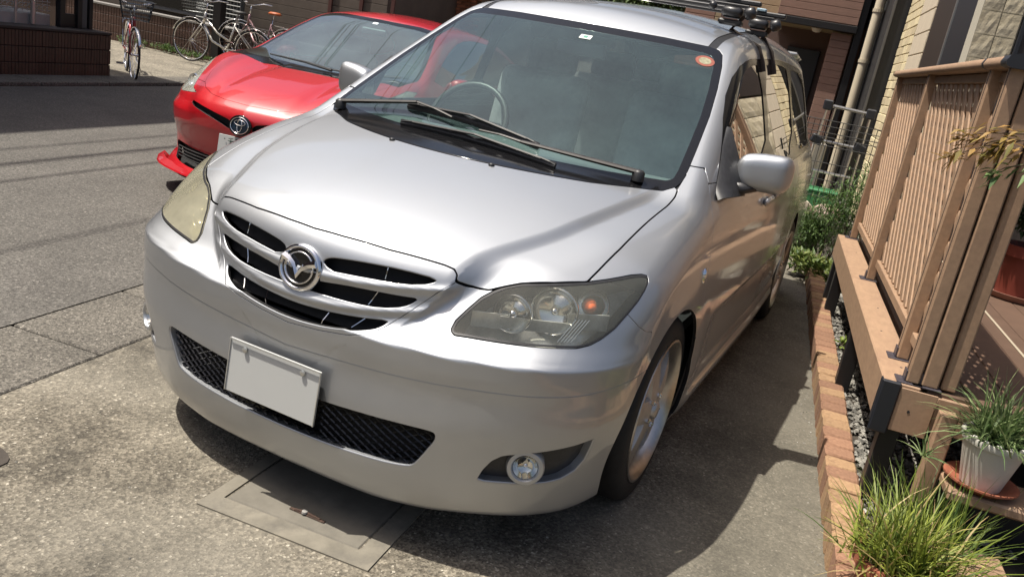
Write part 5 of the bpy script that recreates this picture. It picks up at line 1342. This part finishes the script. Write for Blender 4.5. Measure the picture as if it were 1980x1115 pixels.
# ================================================================ ACROSS THE ROAD
tile_m = mat('dark_brown_wall_tile', (.085, .045, .030), .5, noise=.3, nscale=4, obj_var=.1, coords='Object')
tile_m2 = mat('reddish_brown_wall_tile', (.085, .046, .034), .5, noise=.35, nscale=5)
wl = thing('low_tiled_wall', 'low dark brown tiled garden wall across the road', 'wall')
bx('wall_core', -7.40, -7.115, -4.0, 7.0, 0, .545, mat('wall_core_brown', (.035, .022, .016), .9), wl, 0)
b = MB(); k = 0
s_ = 2.0
while s_ < 6.99:
    for r_ in range(3): b.box(P(-7.110+rng.normal(0, .0015), s_+.022, .09+r_*.18), (.014, .040, .168), MD(), bev=.003)
    s_ += .046
for i_ in range(6):
    for r_ in range(3): b.box(P(-7.38+.046*i_, 7.004, .09+r_*.18), (.040, .014, .168), MD(), bev=.003)
o = b.build('tile_facing', tile_m, wl); o['kind'] = 'stuff'
bx('coping', -7.42, -7.098, -4.0, 7.015, .546, .575, mat('dark_coping', (.05, .04, .034), .8), wl, .004)
gl_ = thing('grey_ledge', 'grey concrete ledge behind the low tiled wall', 'ledge')
bx('ledge', -8.1, -7.45, 1.0, 6.40, .0, .70, mat('light_ledge', (.36, .35, .33), .8, noise=.15, nscale=5), gl_, .01)
sf = thing('scroll_fence', 'white wire fence with scrolled bottom above the tiled wall', 'fence')
wfm = mat('weathered_white_wire', (.40, .38, .34), .5)
v_ = MB().tube([(0, 0, 0), (0, 0, .75)], .004, 5).mesh('wire', wfm); s_ = 3.0
while s_ < 6.38: link('wire', v_, sf, P(-7.46, s_, .72)); s_ += .07
h_ = MB().tube([(0, 0, 0), DD*3.4], .005, 5).mesh('wire', wfm)
for z_ in (.74, .80, .84, 1.2): link('wire', h_, sf, P(-7.46, 3.0, z_))
q = MB(); s_ = 3.0
while s_ < 6.33: q.tube([P(-7.45, s_+.035+.03*math.cos(t), .79+.022*math.sin(t)) for t in [k*1.05 for k in range(7)]], .004, 4, cap=False); s_ += .07
q.build('scrolls', wfm, sf)
for s_ in (5.86, 6.10): MB().tube([P(-7.40, s_, .58), P(-7.40, s_, 1.9)], .014 if s_ < 6 else .03, 8).build('fence_pole', mat('galvanised_%d' % int(s_*10), (.42, .40, .36), .4, metal=.5), sf)
blk = mat('black_gate_paint', (.014, .013, .014), .4)
gt = thing('gate_posts', 'black metal gate frame on the end of the tiled wall', 'gate')
for s_, w in ((6.42, .08), (6.70, .07), (6.90, .055)): bx('gate_post', -7.40, -7.40+w, s_, s_+w, .576, 2.4, blk, gt, .004)
bx('gate_panel', -7.40, -7.36, 6.46, 6.70, .576, .74, blk, gt, .004); bx('gate_rail', -7.40, -7.36, 6.78, 6.89, 1.3, 1.36, blk, gt, .003)
bx('meter_box', -7.42, -7.36, 6.78, 6.88, .577, 1.1, mat('grey_meter_box', (.09, .10, .105), .5), gt, .01)
ha = thing('brown_tiled_house', 'dark brown tiled house behind the low wall', 'house')
bx('wall', -14, -8.25, -6, 6.35, 0, 6.4, tile_m2, ha, 0)
bx('roof', -14.5, -7.35, -6.6, 6.85, 6.4, 6.9, blk, ha, .02)
b = MB(); s_ = 3.6
while s_ < 6.34:
    for r_ in range(12): b.box(P(-8.245, s_+.045, .1+r_*.2), (.012, .082, .188), MD(), bev=.003)
    s_ += .09
o = b.build('tile_facing', tile_m2, ha); o['kind'] = 'stuff'
bx('window_frame', -8.26, -8.22, 4.0, 5.3, .95, 2.1, alum, ha, .004); bx('window_pane', -8.23, -8.214, 4.05, 5.25, 1.0, 2.05, black_gl, ha, 0)
# back wall with window, lattice screen
hb = thing('tiled_back_wall', 'reddish brown tiled wall with window behind the bicycles', 'wall')
bx('wall_core', -15, -4.6, 11.45, 11.7, 0, .62, mat('core2', (.05, .03, .022), .9), hb, 0)
b = MB(); n_ = -12.5
while n_ < -7.2:
    for r_ in range(4): b.box(P(n_+.03, 11.443, .08+r_*.155), (.054, .014, .146), MD(), bev=.003)
    n_ += .062
o = b.build('tile_facing', tile_m2, hb); o['kind'] = 'stuff'
bx('wall_cap', -15, -4.6, 11.42, 11.72, .621, .66, mat('grey_cap', (.22, .21, .20), .8), hb, .005)
hc = thing('grey_brown_house', 'grey-brown horizontal sided house behind the red car', 'house')
sid = mat('grey_brown_siding', (.115, .092, .075), .75, noise=.18, nscale=3)
bx('wall', -15, -5.9, 12.2, 16, 0, 6.5, sid, hc, 0)
for r_ in range(22): bx('siding_board', -9.35, -5.9, 12.17, 12.198, .1+r_*.16, .1+r_*.16+.154, sid, hc, .004)
bx('window_frame', -11.1, -9.75, 12.14, 12.19, .70, 2.0, mat('grey_frame', (.25, .25, .25), .5), hc, .01)
bx('window_pane', -11.02, -9.83, 12.12, 12.139, .78, 1.95, black_gl, hc, 0)
for i_ in range(3): bx('pilaster', -7.05+i_*.62, -6.98+i_*.62, 12.12, 12.16, 0, 4, mat('dark_red_pipe_%d' % i_, (.08, .03, .025), .6), hc, .004)
lt = thing('lattice_screen', 'grey lattice screen beside the window behind the silver bicycle', 'screen')
gm2 = mat('grey_lattice', (.24, .245, .24), .6)
lx = MB().tube([(0, 0, 0), (0, 0, 1.3)], .010, 4).mesh('lattice_strip', gm2); ly = MB().tube([(0, 0, 0), DN*.95], .010, 4).mesh('lattice_strip', gm2)
for i_ in range(14): link('lattice_strip', lx, lt, P(-9.62+i_*.072, 11.85, .45))
for i_ in range(16): link('lattice_strip', ly, lt, P(-9.63, 11.84, .50+i_*.078))
bx('lattice_backing', -9.64, -8.66, 11.9, 11.95, .2, 1.8, mat('screen_back', (.07, .075, .075), .8), lt, 0)
lp = thing('dark_post', 'dark square post between the bicycles and the brown house', 'post'); bx('post', -8.78, -8.62, 11.2, 11.36, 0, 2.8, blk, lp, .005)
# houses further right, behind the red roof
hd = thing('pale_blue_grey_house', 'pale blue-grey panelled house behind the red car roof', 'house')
pbg = mat('blue_grey_siding', (.30, .34, .37), .7, noise=.05, nscale=3)
bx('wall', -8.2, -4.0, 16.2, 19, 0, 6, mat('greyish_wall', (.10, .095, .085), .8, noise=.3, nscale=2), hd, 0)
for r_ in range(12): bx('siding_board', -8.05, -6.95, 16.14, 16.19, 1.0+r_*.17, 1.0+r_*.17+.165, pbg, hd, .003)
bx('window_pane', -7.35, -7.12, 16.10, 16.135, 1.75, 2.4, black_gl, hd, .002); bx('door', -8.9, -8.12, 16.1, 16.2, 0, 2.2, blk, hd, .004); bx('window_pane', -9.45, -9.0, 16.1, 16.2, 1.2, 2.2, black_gl, hd, .004)
bx('pipe_casing', -6.92, -6.83, 16.08, 16.15, 0, 3, mat('cream_casing', (.45, .42, .35), .6), hd, .004)
for i_ in range(8): bx('fence_board', -6.82+i_*.10, -6.73+i_*.10, 15.6, 15.64, 0, 2.0, mat('weathered_board_%d' % i_, (.12+.01*(i_ % 3), .11, .085), .85), hd, .003)
op = thing('orange_brick_pillar', 'orange-brown brick pillar beside the far grey house', 'pillar')
ob = mat('orange_brick', (.28, .11, .055), .85, noise=.3, nscale=12, obj_var=.15)
mb_ = MB().box((0, 0, 0), (.20, .10, .060), bev=.004).mesh('brick', ob)
for r_ in range(32):
    for i_ in range(3): link('brick', mb_, op, P(-6.0+i_*.21+.1*(r_ % 2), 15.4, .05+r_*.068), (0, 0, DANG))
bx('pillar_core', -6.08, -5.38, 15.44, 15.9, 0, 2.4, mortar_m, op, 0)
sg_ = thing('outdoor_lamp', 'small cream box lamp on the far brick pillar', 'lamp'); bx('lamp_box', -5.75, -5.55, 15.25, 15.36, 1.98, 2.25, mat('cream_lamp', (.6, .55, .4), .5), sg_, .01)
# pinkish brown house at the end of the drive
he = thing('pink_brown_house', 'pinkish brown tiled house with recessed porch at the end of the driveway', 'house')
pbm = mat('pinkish_brown_tile', (.29, .175, .135), .7, noise=.12, nscale=6, bump=.3, bscale=30, stretch=(1, 1, 6), obj_var=.04)
pbm2 = mat('tan_stone_tile', (.34, .27, .17), .75, noise=.16, nscale=6, bump=.3, bscale=25, obj_var=.05)
bx('upper_wall', .70, 1.83, 11.55, 14, 2.42, 6.5, pbm, he, 0)
for r_ in range(9): bx('tile_course', .70, 1.83, 11.525, 11.548, 2.44+r_*.105, 2.44+r_*.105+.099, pbm, he, .003)
bx('fascia', .68, 1.84, 11.50, 11.62, 2.33, 2.425, blk, he, .004); bx('soffit', .70, 1.83, 11.62, 12.6, 2.34, 2.42, pbm2, he, 0)
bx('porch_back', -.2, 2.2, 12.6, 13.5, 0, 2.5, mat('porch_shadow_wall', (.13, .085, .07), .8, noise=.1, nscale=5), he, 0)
bx('front_door', .95, 1.45, 12.52, 12.59, 0, 2.05, blk, he, .006)
for z_ in range(22): bx('pillar_course', 1.52, 1.80, 11.62, 11.95, .0+z_*.105, .0+z_*.105+.101, pbm, he, .003)
bx('corner_strip', 1.83, 1.93, 11.60, 11.9, 0, 6, blk, he, .002)
lm = MB().lathe([(.001, -.06), (.05, -.05), (.075, -.015), (.08, .0)], 20, None, (0, 0, 0)).build('porch_lamp', mat('frosted_lamp', (.75, .72, .66), .5), None, True, P(1.30, 11.85, 2.335)); tag(lm, 'round white ceiling lamp under the far porch', 'lamp')
bx('side_wall', -.86, .66, 13.2, 15, 0, 3.1, pbm, he, 0)
for i_ in range(3):
    for r_ in range(14): bx('wall_tile', -.84+i_*.50, -.35+i_*.50, 13.17, 13.198, .9+r_*.16, .9+r_*.16+.152, (pbm, pbm2, pbm2)[i_], he, .004)
# trees beyond the roofs
tmat = leaf_mat('tree_leaf', (.03, .065, .015), (.16, .24, .06), .3)
def tree(label, c, rx, rz, h, n=5200):
    t = thing('garden_tree', label, 'tree', c); vs, fs = [], []
    cl = [(Vector((rng.normal(0, rx*.45), rng.normal(0, rx*.45), h+rng.normal(0, rz*.45))), .45*rx+rng.random()*.3*rx) for _ in range(16)]
    for i in range(n):
        cc, r_ = cl[i % 16]; d = rdir(); p = cc+d*r_*rng.random()**.35; leaf(vs, fs, p, d+rdir()*.7, (0, 0, 1), .10, .05)
    o = MB().add(vs, fs).build('crown', tmat, t); o['kind'] = 'stuff'
    b = MB(); b.tube([(0, 0, 0), (.05, 0, h*.5), (0, .05, h)], [.12, .09, .04], 8)
    for cc, r_ in cl[:8]: b.tube([(0.03, 0, h*.55), tuple(cc)], [.04, .012], 6)
    b.build('trunk', stem_m, t, True)
tree('leafy green tree beyond the minivan roof, left of the pink-brown house', P(-2.7, 17.0, 0), .75, .5, 2.85)
tree('smaller round tree just right of the leafy one behind the roof bars', P(-1.75, 16.6, 0), .55, .4, 2.75, 3600)
# ================================================================ BICYCLES
rub2 = mat('bicycle_tyre', (.02, .02, .02), .7); wall_w = mat('whitewall', (.45, .42, .38), .6)
def bicycle(label, c, heading, col, basket=True, saddle=(.03, .03, .03), sc_=1.0, steer=0, rack=True, whitew=False, metalc=None):
    fm = mat('frame_'+label[:8].replace(' ', '_'), col, .3, metal=.3 if metalc is None else metalc, coat=.6)
    t = thing('bicycle', label, 'bicycle', c, heading, 'bicycles parked across the road'); t.scale = (sc_,)*3
    RW = .335; wb = 1.10
    def wheel(x, y0, ang=0):
        w = thing_part('wheel', t); w.location = (x, 0, RW); w.rotation_euler = (0, 0, ang); M = RX(math.pi/2)
        q = MB().lathe([(RW-.018, -.014), (RW-.004, -.012), (RW, 0), (RW-.004, .012), (RW-.018, .014), (RW-.022, 0)], 40, M, closed=True); q.build('tyre', wall_w if whitew else rub2, w, True)
        MB().lathe([(RW-.022, -.011), (RW-.036, -.010), (RW-.036, .010), (RW-.022, .011)], 40, M, closed=True).build('rim', chrome, w, True)
        MB().lathe([(.018, -.045), (.022, -.035), (.012, -.03), (.012, .03), (.022, .035), (.018, .045), (.001, .045)], 14, M).build('hub', chrome, w, True)
        q = MB()
        for k in range(28):
            a = 2*math.pi*k/28; s_ = .03 if k % 2 else -.03; a2 = a+.35*(1 if k % 4 < 2 else -1)
            q.tube([M @ Vector((.018*math.cos(a2), .018*math.sin(a2), s_)), M @ Vector(((RW-.03)*math.cos(a), (RW-.03)*math.sin(a), 0))], .0016, 3, cap=False)
        q.build('spokes', chrome, w)
        q = MB(); a0, a1 = (math.radians(20), math.radians(170))
        for k in range(15):
            pass
        pts = [M @ Vector(((RW+.018)*math.cos(a0+(a1-a0)*k/14), (RW+.018)*math.sin(a0+(a1-a0)*k/14), 0)) for k in range(15)]
        pts = [Vector((p.x, p.y, abs(p.z) if True else p.z)) for p in pts]
        q.tube(pts, .022, 6, flat=.35); q.build('mudguard', chrome, w, True); return w
    wheel(0, 0); wheel(wb, 0, steer)
    f = thing_part('frame', t); q = MB()
    bb = Vector((.46, 0, .29)); st_ = Vector((.33, 0, .72)); hd0 = Vector((.90, 0, .62)); hd1 = Vector((.865, 0, .80)); ra = Vector((0, 0, RW)); fa = Vector((wb, 0, RW))
    q.tube([bb, st_], .016, 8); q.tube([bb, bb.lerp(hd0, .55)+Vector((.02, 0, -.09)), hd0], .020, 8); q.tube([bb.lerp(st_, .32), (st_+hd0)/2+Vector((.03, 0, -.15)), hd1.lerp(hd0, .4)], .017, 8); q.tube([hd0, hd1], .022, 8)
    for s_ in (-.05, .05):
        q.tube([ra+Vector((0, s_, 0)), bb+Vector((0, s_*.5, 0))], .009, 6); q.tube([ra+Vector((0, s_, 0)), st_+Vector((0, s_*.3, -.06))], .008, 6)
    q.build('frame_tubes', fm, f, True)
    q = MB()
    for s_ in (-.05, .05): q.tube([fa+Vector((0, s_, 0)), fa.lerp(hd0, .75)+Vector((0, s_, .0)), hd0+Vector((0, s_*.3, .02))], .010, 6)
    q.build('fork', fm, f, True)
    q = MB(); q.tube([hd1, hd1+Vector((-.02, 0, .14))], .012, 6); top = hd1+Vector((-.02, 0, .14))
    q.tube([top+Vector((-.20, .27, .06)), top+Vector((-.05, .22, .06)), top+Vector((.02, .08, .02)), top+Vector((.02, -.08, .02)), top+Vector((-.05, -.22, .06)), top+Vector((-.20, -.27, .06))], .011, 8); q.build('handlebar', chrome, t, True)
    q = MB(); q.tube([st_, st_+Vector((-.03, 0, .16))], .013, 8); q.build('seat_post', chrome, t)
    sd_ = MB().add([], []); s0 = st_+Vector((-.05, 0, .17))
    sd_.lathe([(.001, .03), (.08, .025), (.115, 0), (.10, -.02), (.001, -.025)], 16, Matrix.Diagonal((1.15, .8, 1)), s0).build('saddle', mat('saddle_'+label[:6].replace(' ', '_'), saddle, .5), t, True)
    q = MB(); q.tube([bb+Vector((0, -.06, 0)), bb+Vector((.10, -.08, -.13))], .009, 6); q.tube([bb+Vector((0, .06, 0)), bb+Vector((-.10, .08, .13))], .009, 6)
    q.lathe([(.09, -.004), (.09, .004), (.07, .004), (.07, -.004)], 24, RX(math.pi/2), bb+Vector((0, -.05, 0))); q.box(bb+Vector((.10, -.13, -.13)), (.09, .09, .022)); q.box(bb+Vector((-.10, .13, .13)), (.09, .09, .022))
    q.build('cranks', chrome, t)
    if rack:
        q = MB()
        for y_ in (-.06, 0, .06): q.tube([(-.28, y_, .70), (.20, y_, .71)], .006, 5)
        q.tube([(-.28, -.06, .70), (-.28, .06, .70)], .006, 5)
        for y_ in (-.06, .06): q.tube([(-.16, y_, .70), (0, y_, RW)], .005, 5)
        q.build('rear_rack', chrome, t)
    if basket:
        q = MB(); c0 = Vector((1.08, 0, .78)); w0, w1, l0, l1, hh = .30, .40, .20, .28, .24
        for r_ in range(6):
            t_ = r_/5; w_, l_, z_ = w0+(w1-w0)*t_, l0+(l1-l0)*t_, hh*t_
            q.tube([c0+Vector((-l_/2, -w_/2, z_)), c0+Vector((l_/2, -w_/2, z_)), c0+Vector((l_/2, w_/2, z_)), c0+Vector((-l_/2, w_/2, z_)), c0+Vector((-l_/2, -w_/2, z_))], .004 if r_ < 5 else .007, 4)
        for i_ in range(9):
            u = i_/8-.5
            for sgn in (-1, 1):
                q.tube([c0+Vector((sgn*l0/2, u*w0, 0)), c0+Vector((sgn*l1/2, u*w1, hh))], .003, 4); q.tube([c0+Vector((u*l0, sgn*w0/2, 0)), c0+Vector((u*l1, sgn*w1/2, hh))], .003, 4)
            q.tube([c0+Vector((-l0/2, u*w0, 0)), c0+Vector((l0/2, u*w0, 0))], .003, 4)
        q.build('basket', mat('basket_wire_'+label[:6].replace(' ', '_'), (.16, .17, .17), .4, metal=.6), t)
    q = MB(); q.tube([ra+Vector((.02, .07, 0)), ra+Vector((-.10, .20, -.33))], .008, 5); q.build('kickstand', chrome, t)
    return t
# headings: local +x is the front wheel direction
bicycle('red city bicycle with wire basket seen head-on past the end of the tiled wall', P(-7.76, 8.03, .0), math.atan2(*(lambda v: (v.y, v.x))(P(-6.97, 7.275)-P(-7.76, 8.03))), (.30, .012, .02), steer=.10, sc_=1.0)
bicycle('silver step-through bicycle side-on with front wheel to the left', P(-7.45, 10.55, .05), math.pi+.22, (.62, .60, .56), basket=True, sc_=1.06, metalc=.8, whitew=False)
bicycle('mauve-framed bicycle with orange saddle behind the silver one', P(-7.15, 11.0, .14), math.pi-.10, (.28, .17, .18), basket=False, saddle=(.40, .10, .03), sc_=1.04, steer=.7, metalc=.5)
bush('weed_patch', 'low strip of weeds at the foot of the back wall', 'weeds', [(P(-9.7, 11.25, .05), (.5, .12, .10)), (P(-9.0, 11.15, .04), (.5, .12, .08)), (P(-10.5, 11.2, .05), (.4, .12, .10))], 2600, .06, .02, leaf_mat('weed_green', (.03, .06, .012), (.12, .20, .05)))
# ================================================================ OVERHEAD WIRES
for (n_, z_, r_) in ((-6.61, 7.0, .016), (-6.22, 7.0, .016), (-7.6, 8.6, .014), (-7.2, 8.6, .014), (-6.0, 9.2, .014), (-8.3, 9.2, .012)):
    pts = [P(n_, -12+44*t, z_+.9*((2*t-1)**2)-.0) for t in np.linspace(0, 1, 25)]
    o = MB().tube(pts, r_, 5).build('power_line', black_mt); tag(o, 'black overhead wire running along the road above the cars', 'wire', 'overhead wires'); o['label'] = {-6.61: 'lowest overhead wire nearest the tiled wall', -6.22: 'second low overhead wire from the tiled wall', -7.6: 'left one of the middle pair of overhead wires', -7.2: 'right one of the middle pair of overhead wires', -6.0: 'highest overhead wire nearest the red car', -8.3: 'highest overhead wire nearest the tiled house'}[n_]
# cast shadow at the left edge, painted as a flat dark patch
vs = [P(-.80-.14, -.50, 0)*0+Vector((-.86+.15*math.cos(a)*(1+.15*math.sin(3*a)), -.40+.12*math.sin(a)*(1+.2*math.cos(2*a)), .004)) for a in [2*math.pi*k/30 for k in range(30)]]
o = MB().add(vs, [tuple(range(30))]).build('painted_shadow', mat('shadow_dark_concrete', (.045, .036, .028), .7, noise=.3, nscale=30)); tag(o, 'dark painted shadow on the driveway at the left edge', 'stain')
# ================================================================ ROOF BARS
rb = thing('roof_rack', 'pair of black roof bars strapped across the silver minivan', 'roof rack')
bk2 = mat('black_bar', (.02, .02, .022), .4, coat=.3); strap_m = mat('dark_brown_strap', (.05, .036, .028), .7, noise=.3, nscale=50); lbl = mat('pale_blue_label', (.30, .42, .50), .5)
for y_, z_, x1 in ((2.28, 1.785, .60), (2.62, 1.772, .665)):
    MB().box((-.02, y_, z_), (x1*2+.10, .032, .022), bev=.005).build('bar', bk2, rb)
    MB().box((-.02, y_+.10, z_-.012), (x1*2-.04, .020, .016), bev=.003).build('bar', bk2, rb)
    for sx in (-1, 1):
        x_ = sx*(x1-.09)
        MB().box((x_, y_, z_-.050), (.095, .070, .050), bev=.014).build('foot', bk2, rb, R(50))
        MB().box((x_, y_-.01, z_+.015), (.045, .040, .014), bev=.003).build('label_tag', lbl, rb)
        MB().lathe([(.001, .025), (.022, .022), (.028, .008), (.028, -.015), (.022, -.024), (.001, -.024)], 18, RY(sx*1.2), (x_+sx*.085, y_-.02, z_-.045)).build('foot_knob', bk2, rb, True)
        MB().lathe([(.001, .016), (.015, .014), (.020, 0), (.015, -.016), (.001, -.016)], 14, RX(1.2), (x_-sx*.085, y_-.05, z_-.035)).build('foot_knob', bk2, rb, True)
        MB().box((x_, y_, z_-.095), (.11, .055, .026), bev=.008).build('foot_pad', bk2, rb)
        # strap over the roof edge down to the door frame
        pts = []
        for z2 in (1.70, 1.66, 1.60, 1.54, 1.50):
            X_ = march(van_f, np.array([[.2*sx, y_+.06, z2-.0]]), np.array([[1.1*sx, y_+.06, z2]]))[0]
            if abs(X_[0]) < 1.0 and z2 < 1.69: pts.append(Vector(X_)+Vector((sx*.004, 0, .002)))
        pts = [Vector((x_+sx*.06, y_, z_-.06))]+pts
        MB().tube(pts, .014, 6, flat=.25).build('strap', strap_m, rb)
